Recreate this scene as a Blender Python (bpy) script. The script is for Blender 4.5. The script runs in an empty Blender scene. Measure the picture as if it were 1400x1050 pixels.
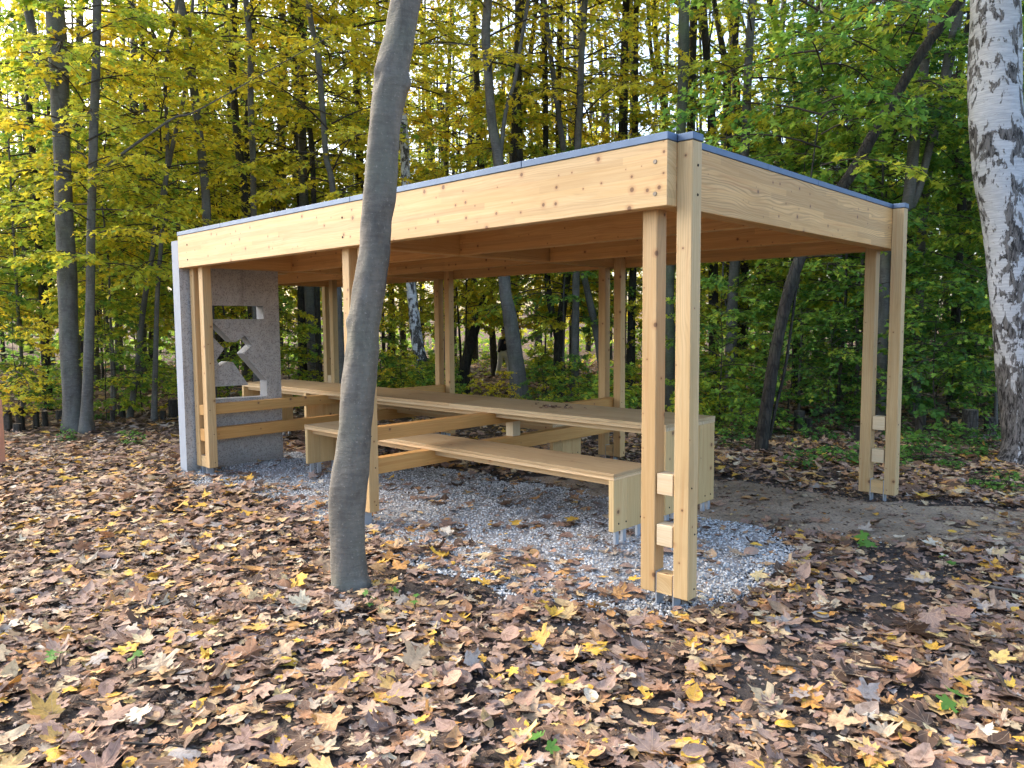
import bpy, bmesh, math, random
import numpy as np
from mathutils import Vector
from mathutils.geometry import tessellate_polygon

random.seed(7)
RNG = np.random.default_rng(7)
SC = bpy.context.scene
COL = SC.collection
rad = math.radians

# ------------------------------------------------------------------ camera numbers
F_PX, YAW, PITCH, ROLL = 1046.42, rad(43.698), rad(4.547), rad(-0.415)
CAM = np.array([2.4616, -3.8922, 1.6884])
FWD = np.array([-math.sin(YAW)*math.cos(PITCH), math.cos(YAW)*math.cos(PITCH), -math.sin(PITCH)])
RT0 = np.array([math.cos(YAW), math.sin(YAW), 0.0])
UP0 = np.cross(RT0, FWD)
RT = RT0*math.cos(ROLL) + UP0*math.sin(ROLL)
UP = -RT0*math.sin(ROLL) + UP0*math.cos(ROLL)


def ray(u, v):
    return FWD + RT*(u-700)/F_PX - UP*(v-525)/F_PX


def at(u, v, depth):
    return CAM + ray(u, v)*depth


def ground_z(x, y):
    x = np.asarray(x, float)
    y = np.asarray(y, float)
    z = -0.11 + 0.02*np.sin(x*0.9+1.0)*np.cos(y*0.7) + 0.012*np.sin(x*2.3)*np.sin(y*2.9+1)
    z = z + 0.045*np.exp(-(((x-0.2)/1.6)**2+((y-4.2)/1.5)**2))
    z = z + 0.05*np.exp(-(((x+1.75)/0.55)**2+((y+1.05)/0.5)**2))
    z = z + 0.04*np.exp(-(((x+1.2)/1.5)**2+((y-1.6)/1.0)**2))
    d = np.maximum((x-CAM[0])*FWD[0]+(y-CAM[1])*FWD[1]-15.0, 0)
    z = z - 0.02*np.minimum(d, 30) + 0.0006*np.minimum(d, 80)**2
    return z


def ground(u, v, z=-0.1):
    r = ray(u, v)
    t = (z-CAM[2])/r[2]
    p = CAM + r*t
    return np.array([p[0], p[1], float(ground_z(p[0], p[1]))])


def depth_of(p):
    return float((np.asarray(p)-CAM) @ FWD)


# ------------------------------------------------------------------ object helpers
def link(o, parent=None):
    COL.objects.link(o)
    if parent is not None:
        o.parent = parent
    return o


def tag(o, label=None, cat=None, group=None, kind=None):
    if label:
        o['label'] = label
    if cat:
        o['category'] = cat
    if group:
        o['group'] = group
    if kind:
        o['kind'] = kind
    return o


def empty(name, loc, label, cat, group=None):
    o = bpy.data.objects.new(name, None)
    o.empty_display_size = 0.2
    o.location = loc
    COL.objects.link(o)
    return tag(o, label, cat, group)


def np_mesh(name, V, Fs, mats=(), midx=None, attrs=None, uv=None, smooth=False):
    """Fs: list of (M,k) index arrays; midx: list of material index per block"""
    me = bpy.data.meshes.new(name)
    V = np.asarray(V, np.float32)
    me.vertices.add(len(V))
    me.vertices.foreach_set('co', V.ravel())
    Fs = [np.asarray(f, np.int32) for f in Fs if len(f)]
    loops = np.concatenate([f.ravel() for f in Fs])
    tot = np.concatenate([np.full(len(f), f.shape[1], np.int32) for f in Fs])
    start = np.concatenate([[0], np.cumsum(tot)[:-1]]).astype(np.int32)
    me.loops.add(len(loops))
    me.loops.foreach_set('vertex_index', loops)
    me.polygons.add(len(tot))
    me.polygons.foreach_set('loop_start', start)
    me.polygons.foreach_set('loop_total', tot)
    if smooth:
        me.polygons.foreach_set('use_smooth', np.ones(len(tot), bool))
    if midx is not None:
        me.polygons.foreach_set('material_index', np.concatenate(
            [np.full(len(f), m, np.int32) for f, m in zip(Fs, midx)]))
    for m in mats:
        me.materials.append(m)
    if attrs:
        for n, (dom, arr) in attrs.items():
            a = me.attributes.new(n, 'FLOAT', dom)
            a.data.foreach_set('value', np.asarray(arr, np.float32))
    if uv is not None:
        l = me.uv_layers.new(name='leaf')
        l.data.foreach_set('uv', np.asarray(uv, np.float32)[loops].ravel())
    me.update(calc_edges=True)
    me.validate()
    return me


def obj(name, me, parent=None, loc=(0, 0, 0)):
    o = bpy.data.objects.new(name, me)
    o.location = loc
    return link(o, parent)


# ------------------------------------------------------------------ node helpers
class NT:
    def __init__(self, name):
        self.m = bpy.data.materials.new(name)
        self.m.use_nodes = True
        self.t = self.m.node_tree
        self.t.nodes.clear()
        self.out = self.t.nodes.new('ShaderNodeOutputMaterial')

    def n(self, typ, **kw):
        nd = self.t.nodes.new(typ)
        for k, v in kw.items():
            if k.startswith('i_'):
                key = k[2:]
                key = int(key) if key.isdigit() else key
                self.inp(nd, key, v)
            else:
                setattr(nd, k, v)
        return nd

    def inp(self, nd, key, v):
        s = nd.inputs[key]
        if hasattr(v, 'is_linked') or isinstance(v, bpy.types.NodeSocket):
            self.t.links.new(v, s)
        else:
            s.default_value = v

    def math(self, op, a, b=0.0, c=None, clamp=False):
        nd = self.t.nodes.new('ShaderNodeMath')
        nd.operation = op
        nd.use_clamp = clamp
        self.inp(nd, 0, a)
        self.inp(nd, 1, b)
        if c is not None:
            self.inp(nd, 2, c)
        return nd.outputs[0]

    def xyz(self, a, b, c):
        nd = self.t.nodes.new('ShaderNodeCombineXYZ')
        for i, v in enumerate((a, b, c)):
            self.inp(nd, i, v)
        return nd.outputs[0]

    def noise(self, vec, scale, detail=3, rough=0.55, dist=0.0):
        nd = self.n('ShaderNodeTexNoise')
        self.t.links.new(vec, nd.inputs['Vector'])
        nd.inputs['Scale'].default_value = scale
        nd.inputs['Detail'].default_value = detail
        nd.inputs['Roughness'].default_value = rough
        nd.inputs['Distortion'].default_value = dist
        return nd.outputs['Fac']

    def ramp(self, fac, stops):
        nd = self.n('ShaderNodeValToRGB')
        self.t.links.new(fac, nd.inputs[0])
        e = nd.color_ramp.elements
        while len(e) < len(stops):
            e.new(0.5)
        for el, (p, c) in zip(e, stops):
            el.position = p
            el.color = (c, c, c, 1) if isinstance(c, (int, float)) else (*c, 1)
        return nd.outputs[0]

    def mix(self, fac, a, b, blend='MIX'):
        nd = self.n('ShaderNodeMix', data_type='RGBA', blend_type=blend)
        self.inp(nd, 0, fac)
        for k, v in ((6, a), (7, b)):
            if isinstance(v, tuple):
                v = (*v, 1) if len(v) == 3 else v
            self.inp(nd, k, v)
        return nd.outputs[2]

    def smooth(self, x, lo, hi):
        nd = self.n('ShaderNodeMapRange', interpolation_type='SMOOTHSTEP')
        self.inp(nd, 0, x)
        nd.inputs[1].default_value = lo
        nd.inputs[2].default_value = hi
        return nd.outputs[0]

    def bump(self, h, strength, dist):
        nd = self.n('ShaderNodeBump')
        nd.inputs['Strength'].default_value = strength
        nd.inputs['Distance'].default_value = dist
        self.t.links.new(h, nd.inputs['Height'])
        return nd.outputs[0]

    def principled(self, color, rough=0.6, metal=0.0, normal=None, spec=0.4):
        nd = self.n('ShaderNodeBsdfPrincipled')
        self.inp(nd, 'Base Color', (*color, 1) if isinstance(color, tuple) else color)
        self.inp(nd, 'Roughness', rough)
        self.inp(nd, 'Metallic', metal)
        nd.inputs['Specular IOR Level'].default_value = spec
        if normal is not None:
            self.t.links.new(normal, nd.inputs['Normal'])
        return nd.outputs[0]

    def done(self, sh):
        self.t.links.new(sh, self.out.inputs[0])
        return self.m


def objcoord(k):
    tc = k.n('ShaderNodeTexCoord')
    sp = k.n('ShaderNodeSeparateXYZ')
    k.t.links.new(tc.outputs['Object'], sp.inputs[0])
    return tc.outputs['Object'], sp.outputs[0], sp.outputs[1], sp.outputs[2]


# ------------------------------------------------------------------ materials
def wood(name, axis, light, dark, knots=0.16, lam=0.045, lamamt=0.2, rough=0.55, ringamt=0.3, stain=0.22):
    k = NT(name)
    _, x, y, z = objcoord(k)
    rnd = k.n('ShaderNodeObjectInfo').outputs['Random']
    off = k.math('MULTIPLY', rnd, 37.0)
    a, p, q = {'x': (x, y, z), 'y': (y, x, z), 'z': (z, x, y)}[axis]
    a = k.math('ADD', a, off)
    tcn = k.n('ShaderNodeTexCoord')
    spn = k.n('ShaderNodeSeparateXYZ')
    k.t.links.new(tcn.outputs['Normal'], spn.inputs[0])
    na = k.math('ABSOLUTE', spn.outputs['xyz'.index(axis)])
    endf = k.math('GREATER_THAN', na, 0.7)
    p1, q1 = k.math('ADD', p, 0.09), k.math('ADD', q, 0.16)
    rr_ = k.math('SQRT', k.math('ADD', k.math('MULTIPLY', p1, p1), k.math('MULTIPLY', q1, q1)))
    s_side = k.math('ADD', p, q)
    s = k.math('ADD', k.math('MULTIPLY', s_side, k.math('SUBTRACT', 1.0, endf)), k.math('MULTIPLY', rr_, endf))
    knots = k.math('MULTIPLY', knots, k.math('SUBTRACT', 1.0, endf))
    wob = k.noise(k.xyz(k.math('MULTIPLY', a, 1.1), k.math('MULTIPLY', s, 5.0), off), 1.0, 2)
    sw = k.math('ADD', s, k.math('MULTIPLY', wob, 0.05))
    fine = k.noise(k.xyz(k.math('MULTIPLY', a, 2.2), k.math('MULTIPLY', sw, 75.0), off), 1.0, 4, 0.65)
    # flat sawn cathedral lines
    rings = k.math('SINE', k.math('MULTIPLY', k.math('ADD', sw, k.math('MULTIPLY', wob, 0.13)), 330.0))
    rings = k.smooth(rings, -0.2, 1.0)
    big = k.noise(k.xyz(k.math('MULTIPLY', a, 0.5), k.math('MULTIPLY', s, 9.0), off), 1.0, 3)
    tone = k.math('ADD', k.math('MULTIPLY', fine, 0.55), k.math('MULTIPLY', big, 0.45))
    tone = k.smooth(tone, 0.33, 0.68)
    col = k.mix(tone, dark, light)
    col = k.mix(k.math('MULTIPLY', k.math('MULTIPLY', rings, k.smooth(big, 0.35, 0.65)), ringamt), col, tuple(c*0.66 for c in dark))
    pink = k.noise(k.xyz(k.math('MULTIPLY', a, 0.8), k.math('MULTIPLY', sw, 28.0), k.math('ADD', off, 9.0)), 1.0, 3)
    col = k.mix(k.math('MULTIPLY', k.smooth(pink, 0.56, 0.74), 0.45), col, (dark[0]*0.92, dark[1]*0.72, dark[2]*0.66))
    # glued lamellae with finger joints, each board a little different
    lamc = k.math('FLOOR', k.math('DIVIDE', k.math('ADD', q if axis != 'z' else p, 0.5), lam))
    wn0 = k.n('ShaderNodeTexWhiteNoise', noise_dimensions='2D')
    k.t.links.new(k.xyz(lamc, off, 0.0), wn0.inputs[0])
    seg = k.math('FLOOR', k.math('ADD', k.math('DIVIDE', a, 1.7), k.math('MULTIPLY', wn0.outputs[0], 5.0)))
    wn = k.n('ShaderNodeTexWhiteNoise', noise_dimensions='3D')
    k.t.links.new(k.xyz(lamc, seg, off), wn.inputs[0])
    br = k.math('ADD', 1.0-lamamt*0.6, k.math('MULTIPLY', wn.outputs[0], lamamt))
    col = k.mix(1.0, col, k.xyz(br, br, br), 'MULTIPLY')
    fr = k.math('FRACT', k.math('DIVIDE', k.math('ADD', q if axis != 'z' else p, 0.5), lam))
    line = k.math('LESS_THAN', fr, 0.035)
    col = k.mix(k.math('MULTIPLY', line, 0.24 if lamamt > 0.1 else 0.2), col, tuple(c*0.45 for c in dark))
    # knots
    vo = k.n('ShaderNodeTexVoronoi', voronoi_dimensions='2D', feature='F1')
    k.t.links.new(k.xyz(a, s, 0.0), vo.inputs['Vector'])
    vo.inputs['Scale'].default_value = 9.0
    sc = k.n('ShaderNodeSeparateColor')
    k.t.links.new(vo.outputs['Color'], sc.inputs[0])
    exist = k.math('LESS_THAN', sc.outputs[0], knots)
    size = k.math('ADD', 0.035, k.math('MULTIPLY', k.math('MULTIPLY', sc.outputs[1], sc.outputs[1]), 0.12))
    dn = k.math('DIVIDE', k.math('ADD', vo.outputs['Distance'], k.math('MULTIPLY', fine, 0.02)), size)
    core = k.math('MULTIPLY', exist, k.math('SUBTRACT', 1.0, k.smooth(dn, 0.75, 1.25)))
    halo = k.math('MULTIPLY', exist, k.math('SUBTRACT', 1.0, k.smooth(dn, 0.9, 2.9)))
    col = k.mix(k.math('MULTIPLY', halo, 0.5), col, (0.40, 0.20, 0.085))
    col = k.mix(k.math('MULTIPLY', core, 0.88), col, (0.13, 0.062, 0.03))
    # drying checks, stains and a tone of its own for each piece
    chk = k.noise(k.xyz(k.math('MULTIPLY', a, 0.9), k.math('MULTIPLY', sw, 95.0), k.math('ADD', off, 5.0)), 1.0, 2, 0.5)
    chk = k.smooth(chk, 0.745, 0.765)
    col = k.mix(k.math('MULTIPLY', chk, 0.55), col, tuple(c*0.3 for c in dark))
    st = k.noise(k.xyz(k.math('MULTIPLY', a, 2.0), k.math('MULTIPLY', s, 5.0), k.math('ADD', off, 3.0)), 1.0, 5, 0.65, 0.5)
    col = k.mix(k.math('MULTIPLY', k.smooth(st, 0.53, 0.72), stain), col, tuple(c*0.62 for c in dark))
    own = k.math('ADD', 0.90, k.math('MULTIPLY', k.math('FRACT', k.math('MULTIPLY', rnd, 7.31)), 0.17))
    own2 = k.math('ADD', 0.88, k.math('MULTIPLY', k.math('FRACT', k.math('MULTIPLY', rnd, 3.77)), 0.2))
    col = k.mix(1.0, col, k.xyz(own, k.math('MULTIPLY', own, k.math('ADD', 0.5, k.math('MULTIPLY', own2, 0.5))), k.math('MULTIPLY', own, own2)), 'MULTIPLY')
    h = k.math('SUBTRACT', k.math('SUBTRACT', fine, k.math('MULTIPLY', core, 0.5)), k.math('MULTIPLY', chk, 1.5))
    return k.done(k.principled(col, rough, normal=k.bump(h, 0.12, 0.004), spec=0.35))


SPR_L, SPR_D = (0.60, 0.435, 0.235), (0.49, 0.32, 0.14)
M = {}
for ax in 'xyz':
    M['amber_'+ax] = wood('bounce_tinted_beam_'+ax, ax, (0.64, 0.40, 0.175), (0.52, 0.295, 0.105), knots=0.25, lamamt=0.2)  # spruce copy with the orange bounced light under the roof mixed in
    M['wood_'+ax] = wood('spruce_beam_'+ax, ax, SPR_L, SPR_D, knots=0.5 if ax != 'z' else 0.3, lamamt=0.22 if ax != 'z' else 0.06)
    M['ply_'+ax] = wood('worn_board_'+ax, ax, (0.53, 0.395, 0.225), (0.42, 0.29, 0.145), knots=0.05, lam=0.2, lamamt=0.12, stain=0.55)
    M['pale_'+ax] = wood('fresh_cut_block_'+ax, ax, (0.68, 0.58, 0.41), (0.60, 0.47, 0.29), knots=0.03, lam=0.03, lamamt=0.1)
M['honey_y'] = wood('honey_beam', 'y', (0.68, 0.43, 0.19), (0.53, 0.30, 0.105), knots=0.35, lamamt=0.3, ringamt=0.75)  # more orange spruce copy; warm light on the right side is mixed in
M['rail_y'] = wood('ambered_rail', 'y', (0.64, 0.37, 0.13), (0.51, 0.27, 0.08), knots=0.12, lam=0.2, lamamt=0.08)
M['edge_x'] = wood('ply_edge', 'x', (0.66, 0.51, 0.32), (0.54, 0.38, 0.2), knots=0.02, lam=0.0085, lamamt=0.28)
M['salmon_z'] = wood('reddish_board', 'z', (0.68, 0.36, 0.24), (0.55, 0.26, 0.16), knots=0.04, lam=0.2, lamamt=0.05)


def metal(name, color, rough, m):
    k = NT(name)
    v, *_ = objcoord(k)
    n1 = k.noise(v, 9.0, 4)
    spots = k.smooth(k.noise(v, 60.0, 2), 0.72, 0.78)
    col = k.mix(k.math('MULTIPLY', n1, 0.35), color, tuple(c*0.72 for c in color))
    col = k.mix(k.math('MULTIPLY', spots, 0.6), col, (0.05, 0.04, 0.03))
    r = k.math('ADD', rough-0.08, k.math('MULTIPLY', n1, 0.18))
    return k.done(k.principled(col, r, m))


M['zinc'] = metal('sky_tinted_zinc_trim', (0.115, 0.17, 0.265), 0.55, 0.45)  # blue of the reflected sky put into the base colour
M['galv'] = metal('galvanised_steel', (0.50, 0.55, 0.62), 0.45, 0.7)


def concrete():
    k = NT('exposed_aggregate_concrete')
    v, x, y, z = objcoord(k)
    big = k.noise(v, 2.2, 5, 0.6)
    med = k.noise(v, 14.0, 4, 0.6)
    vo = k.n('ShaderNodeTexVoronoi')
    k.t.links.new(v, vo.inputs['Vector'])
    vo.inputs['Scale'].default_value = 75.0
    sc = k.n('ShaderNodeSeparateColor')
    k.t.links.new(vo.outputs['Color'], sc.inputs[0])
    col = k.mix(k.smooth(big, 0.3, 0.7), (0.40, 0.395, 0.385), (0.53, 0.525, 0.515))
    col = k.mix(k.math('MULTIPLY', k.smooth(med, 0.35, 0.65), 0.4), col, (0.31, 0.295, 0.28))
    col = k.mix(k.math('MULTIPLY', k.math('LESS_THAN', sc.outputs[0], 0.3), 0.55), col, (0.20, 0.185, 0.175))
    col = k.mix(k.math('MULTIPLY', k.math('GREATER_THAN', sc.outputs[0], 0.86), 0.6), col, (0.48, 0.45, 0.41))
    run = k.noise(k.xyz(k.math('MULTIPLY', x, 9.0), k.math('MULTIPLY', y, 9.0), k.math('MULTIPLY', z, 0.7)), 1.0, 4, 0.65)
    col = k.mix(k.math('MULTIPLY', k.smooth(run, 0.52, 0.72), 0.4), col, (0.17, 0.16, 0.15))
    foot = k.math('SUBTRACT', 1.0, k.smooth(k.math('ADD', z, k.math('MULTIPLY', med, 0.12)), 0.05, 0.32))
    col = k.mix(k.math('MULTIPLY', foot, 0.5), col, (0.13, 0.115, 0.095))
    return k.done(k.principled(col, 0.85, normal=k.bump(k.math('ADD', vo.outputs['Distance'], med), 0.35, 0.006), spec=0.3))


M['concrete'] = concrete()


def bark(name, c1, c2, lichen, la=0.35, vs=1.0, crack=0.0):
    k = NT(name)
    v, x, y, z = objcoord(k)
    w = k.xyz(k.math('MULTIPLY', x, 1.0), k.math('MULTIPLY', y, 1.0), k.math('MULTIPLY', z, 0.35))
    rib = k.xyz(x, y, k.math('MULTIPLY', z, 5.0))
    n1 = k.noise(w, 7.0*vs, 5, 0.65)
    n2 = k.noise(rib, 9.0*vs, 4, 0.7)
    n3 = k.noise(v, 55.0, 3, 0.6)
    n4 = k.noise(v, 2.1, 3, 0.6)
    col = k.mix(k.smooth(k.math('ADD', k.math('MULTIPLY', n1, 0.6), k.math('MULTIPLY', n2, 0.4)), 0.34, 0.66), c2, c1)
    col = k.mix(k.math('MULTIPLY', k.smooth(n4, 0.42, 0.66), la), col, lichen)
    n5 = k.noise(k.xyz(x, y, k.math('MULTIPLY', z, 0.5)), 4.3, 5, 0.7, 0.8)
    col = k.mix(k.math('MULTIPLY', k.smooth(n5, 0.50, 0.66), 0.5), col, tuple(c*0.55 for c in c2))
    col = k.mix(k.math('MULTIPLY', k.smooth(n3, 0.60, 0.72), 0.45), col, tuple(min(1, c*1.9) for c in c1))
    h = k.math('ADD', k.math('MULTIPLY', n2, 0.6), k.math('MULTIPLY', n3, 0.5))
    if crack:
        vo = k.n('ShaderNodeTexVoronoi', feature='DISTANCE_TO_EDGE')
        k.t.links.new(k.xyz(x, y, k.math('MULTIPLY', z, 0.16)), vo.inputs['Vector'])
        vo.inputs['Scale'].default_value = 22.0
        cr = k.smooth(vo.outputs[0], 0.0, 0.16)
        col = k.mix(k.math('MULTIPLY', k.math('SUBTRACT', 1.0, cr), crack), col, tuple(c*0.35 for c in c2))
        h = k.math('ADD', h, k.math('MULTIPLY', cr, 1.2))
    return k.done(k.principled(col, 0.85, normal=k.bump(h, 0.5, 0.02), spec=0.25))


M['bark_smooth'] = bark('smooth_grey_bark', (0.185, 0.170, 0.145), (0.100, 0.092, 0.079), (0.145, 0.156, 0.122), 0.45)
M['bark_grey'] = bark('grey_trunk_bark', (0.155, 0.148, 0.135), (0.075, 0.07, 0.062), (0.105, 0.12, 0.085), 0.4)
M['bark_dark'] = bark('dark_furrowed_bark', (0.06, 0.053, 0.045), (0.026, 0.023, 0.020), (0.06, 0.075, 0.045), 0.35, crack=0.6)
M['bark_green'] = bark('mossy_green_bark', (0.11, 0.115, 0.085), (0.055, 0.055, 0.042), (0.085, 0.115, 0.05), 0.6)
M['twig'] = bark('twig_bark', (0.07, 0.058, 0.046), (0.035, 0.029, 0.024), (0.06, 0.06, 0.04), 0.2)
M['stump_bark'] = bark('weathered_stump_bark', (0.105, 0.095, 0.085), (0.04, 0.035, 0.03), (0.08, 0.09, 0.06), 0.3, crack=0.7)


def birch(name, z0, wh=1.0):
    k = NT(name)
    v, x, y, z = objcoord(k)
    ang = k.math('ARCTAN2', y, x)
    # fine horizontal peeling and lenticels
    pe = k.noise(k.xyz(k.math('MULTIPLY', x, 6.0), k.math('MULTIPLY', y, 6.0), k.math('MULTIPLY', z, 60.0)), 1.0, 4, 0.6)
    le = k.noise(k.xyz(k.math('MULTIPLY', x, 14.0), k.math('MULTIPLY', y, 14.0), k.math('MULTIPLY', z, 90.0)), 1.0, 2)
    white = k.mix(k.smooth(pe, 0.35, 0.7), (0.36*wh, 0.375*wh, 0.40*wh), (0.50*wh, 0.51*wh, 0.53*wh))
    white = k.mix(k.math('MULTIPLY', k.smooth(le, 0.66, 0.72), 0.65), white, (0.16, 0.14, 0.13))
    # dark rough diamonds, spreading into solid rough bark towards the foot
    n1 = k.noise(k.xyz(k.math('MULTIPLY', x, 5.5), k.math('MULTIPLY', y, 5.5), k.math('MULTIPLY', z, 3.4)), 1.0, 5, 0.62, 0.6)
    n2 = k.noise(k.xyz(k.math('MULTIPLY', x, 30.0), k.math('MULTIPLY', y, 30.0), k.math('MULTIPLY', z, 7.0)), 1.0, 4, 0.75)
    foot = k.math('SUBTRACT', 1.0, k.smooth(z, 0.1*z0, 1.15*z0))
    lvl = k.math('ADD', k.math('ADD', k.math('MULTIPLY', n1, 0.72), k.math('MULTIPLY', n2, 0.28)), k.math('MULTIPLY', foot, 0.13))
    mask = k.smooth(lvl, 0.505, 0.53)
    dark = k.mix(k.smooth(n2, 0.38, 0.62), (0.010, 0.009, 0.009), (0.18, 0.17, 0.165))
    col = k.mix(mask, white, dark)
    h = k.math('ADD', k.math('MULTIPLY', k.math('MULTIPLY', mask, n2), 2.2), k.math('MULTIPLY', pe, 0.25))
    return k.done(k.principled(col, 0.75, normal=k.bump(h, 0.7, 0.03), spec=0.3))


M['birch'] = birch('birch_bark', 1.9)
M['birch_far'] = birch('birch_bark_brightened', 1.5, 1.5)  # whiter copy of the birch bark, brightened to offset the shade it stands in


def leaf_mat(name, ramp, transl=0.55, veins=False, rough=0.55):
    k = NT(name)
    oc = k.n('ShaderNodeObjectInfo')
    sc = k.n('ShaderNodeSeparateColor')
    k.t.links.new(oc.outputs['Color'], sc.inputs[0])
    rn = k.n('ShaderNodeAttribute', attribute_name='rnd').outputs['Fac']
    t = k.math('ADD', sc.outputs[0], k.math('MULTIPLY', k.math('SUBTRACT', rn, 0.5), sc.outputs[1]), clamp=True)
    col = k.ramp(t, ramp)
    f2 = k.math('FRACT', k.math('MULTIPLY', rn, 37.7))
    br = k.math('ADD', 0.72, k.math('MULTIPLY', f2, 0.5))
    col = k.mix(1.0, col, k.xyz(br, br, br), 'MULTIPLY')
    p = k.principled(col, rough, spec=0.2)
    tr = k.n('ShaderNodeBsdfTranslucent')
    k.t.links.new(col, tr.inputs[0])
    mx = k.n('ShaderNodeMixShader')
    mx.inputs[0].default_value = transl
    k.t.links.new(p, mx.inputs[1])
    k.t.links.new(tr.outputs[0], mx.inputs[2])
    return k.done(mx.outputs[0])


RAMP = [(0.0, (0.075, 0.20, 0.065)), (0.22, (0.15, 0.33, 0.06)), (0.42, (0.35, 0.48, 0.06)),
        (0.58, (0.68, 0.64, 0.06)), (0.76, (0.85, 0.67, 0.05)), (0.90, (0.80, 0.49, 0.045)), (1.0, (0.40, 0.19, 0.05))]
M['leaf'] = leaf_mat('autumn_leaf', RAMP)


def litter_mat():
    k = NT('fallen_leaf')
    rn = k.n('ShaderNodeAttribute', attribute_name='rnd').outputs['Fac']
    uv = k.n('ShaderNodeUVMap', uv_map='leaf').outputs[0]
    sp = k.n('ShaderNodeSeparateXYZ')
    k.t.links.new(uv, sp.inputs[0])
    x, y = sp.outputs[0], k.math('ADD', sp.outputs[1], 0.28)
    col = k.ramp(rn, [(0.0, (0.049, 0.034, 0.028)), (0.09, (0.092, 0.060, 0.043)), (0.18, (0.173, 0.109, 0.074)), (0.28, (0.302, 0.195, 0.153)),
                      (0.38, (0.232, 0.176, 0.153)), (0.47, (0.399, 0.277, 0.211)), (0.55, (0.356, 0.176, 0.084)), (0.63, (0.496, 0.368, 0.237)), (0.70, (0.520, 0.250, 0.055)),
                      (0.76, (0.334, 0.312, 0.300)), (0.83, (0.580, 0.440, 0.250)), (0.885, (0.640, 0.360, 0.050)),
                      (0.94, (0.680, 0.450, 0.070)), (0.975, (0.700, 0.580, 0.360)), (1.0, (0.600, 0.550, 0.460))])
    seed = k.math('MULTIPLY', rn, 913.0)
    nv = k.noise(k.xyz(k.math('MULTIPLY', x, 3.5), k.math('MULTIPLY', y, 3.5), seed), 1.0, 4, 0.65)
    col = k.mix(k.math('MULTIPLY', k.smooth(nv, 0.46, 0.70), 0.6), col, (0.11, 0.06, 0.035))
    fine = k.noise(k.xyz(k.math('MULTIPLY', x, 16.0), k.math('MULTIPLY', y, 16.0), seed), 1.0, 3, 0.6)
    # veins radiate from the stalk
    ang = k.math('DIVIDE', k.math('ARCTAN2', x, y), 0.66)
    fr = k.math('ABSOLUTE', k.math('SUBTRACT', ang, k.math('ROUND', ang)))
    r = k.math('SQRT', k.math('ADD', k.math('MULTIPLY', x, x), k.math('MULTIPLY', y, y)))
    vein = k.math('SUBTRACT', 1.0, k.smooth(k.math('MULTIPLY', fr, r), 0.006, 0.02))
    col = k.mix(k.math('MULTIPLY', vein, 0.32), col, (0.60, 0.44, 0.30))
    br = k.math('ADD', 0.62, k.math('MULTIPLY', fine, 0.72))
    col = k.mix(1.0, col, k.xyz(br, br, br), 'MULTIPLY')
    h = k.math('ADD', fine, k.math('MULTIPLY', vein, -0.8))
    p = k.principled(col, 0.72, normal=k.bump(h, 0.35, 0.004), spec=0.2)
    tr = k.n('ShaderNodeBsdfTranslucent')
    k.t.links.new(col, tr.inputs[0])
    mx = k.n('ShaderNodeMixShader')
    mx.inputs[0].default_value = 0.12
    k.t.links.new(p, mx.inputs[1])
    k.t.links.new(tr.outputs[0], mx.inputs[2])
    return k.done(mx.outputs[0])


M['litter'] = litter_mat()


def stone_mat():
    k = NT('grey_white_chippings')
    rn = k.n('ShaderNodeAttribute', attribute_name='rnd').outputs['Fac']
    col = k.ramp(rn, [(0.0, (0.16, 0.16, 0.16)), (0.3, (0.33, 0.34, 0.345)), (0.7, (0.54, 0.56, 0.565)), (1.0, (0.78, 0.79, 0.79))])
    return k.done(k.principled(col, 0.8, spec=0.3))


M['stone'] = stone_mat()


def soil_mat():
    k = NT('dark_forest_soil')
    v, x, y, z = objcoord(k)
    n1 = k.noise(v, 1.6, 5, 0.65)
    n2 = k.noise(v, 38.0, 5, 0.7)
    n3 = k.noise(v, 130.0, 3, 0.7)
    col = k.mix(k.smooth(n1, 0.35, 0.65), (0.048, 0.041, 0.038), (0.085, 0.073, 0.066))
    col = k.mix(k.smooth(n2, 0.5, 0.75), col, (0.12, 0.095, 0.078))
    col = k.mix(k.math('MULTIPLY', k.smooth(n3, 0.64, 0.74), 0.7), col, (0.24, 0.21, 0.19))
    # old leaf mould far back under the trees
    vo = k.n('ShaderNodeTexVoronoi')
    k.t.links.new(v, vo.inputs['Vector'])
    vo.inputs['Scale'].default_value = 9.0
    sc = k.n('ShaderNodeSeparateColor')
    k.t.links.new(vo.outputs['Color'], sc.inputs[0])
    lm = k.ramp(sc.outputs[0], [(0.0, (0.035, 0.025, 0.018)), (0.4, (0.10, 0.064, 0.042)), (0.75, (0.17, 0.11, 0.07)), (1.0, (0.28, 0.18, 0.06))])
    far = k.n('ShaderNodeAttribute', attribute_name='mould').outputs['Fac']
    col = k.mix(far, col, lm)
    h = k.math('ADD', n2, k.math('MULTIPLY', n3, 0.6))
    return k.done(k.principled(col, 0.9, normal=k.bump(h, 0.8, 0.03), spec=0.2))


M['soil'] = soil_mat()


def sand_mat():
    k = NT('trodden_sandy_soil')
    v, x, y, z = objcoord(k)
    n1 = k.noise(v, 1.3, 5, 0.6)
    n2 = k.noise(v, 45.0, 5, 0.7)
    n3 = k.noise(v, 160.0, 2, 0.6)
    col = k.mix(k.smooth(n1, 0.35, 0.65), (0.27, 0.205, 0.14), (0.47, 0.365, 0.26))
    col = k.mix(k.smooth(n2, 0.42, 0.7), col, (0.17, 0.13, 0.098))
    col = k.mix(k.math('MULTIPLY', k.smooth(n3, 0.62, 0.70), 0.7), col, (0.42, 0.38, 0.33))
    return k.done(k.principled(col, 0.9, normal=k.bump(k.math('ADD', n2, n3), 0.7, 0.015), spec=0.2))


M['sand'] = sand_mat()


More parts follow.
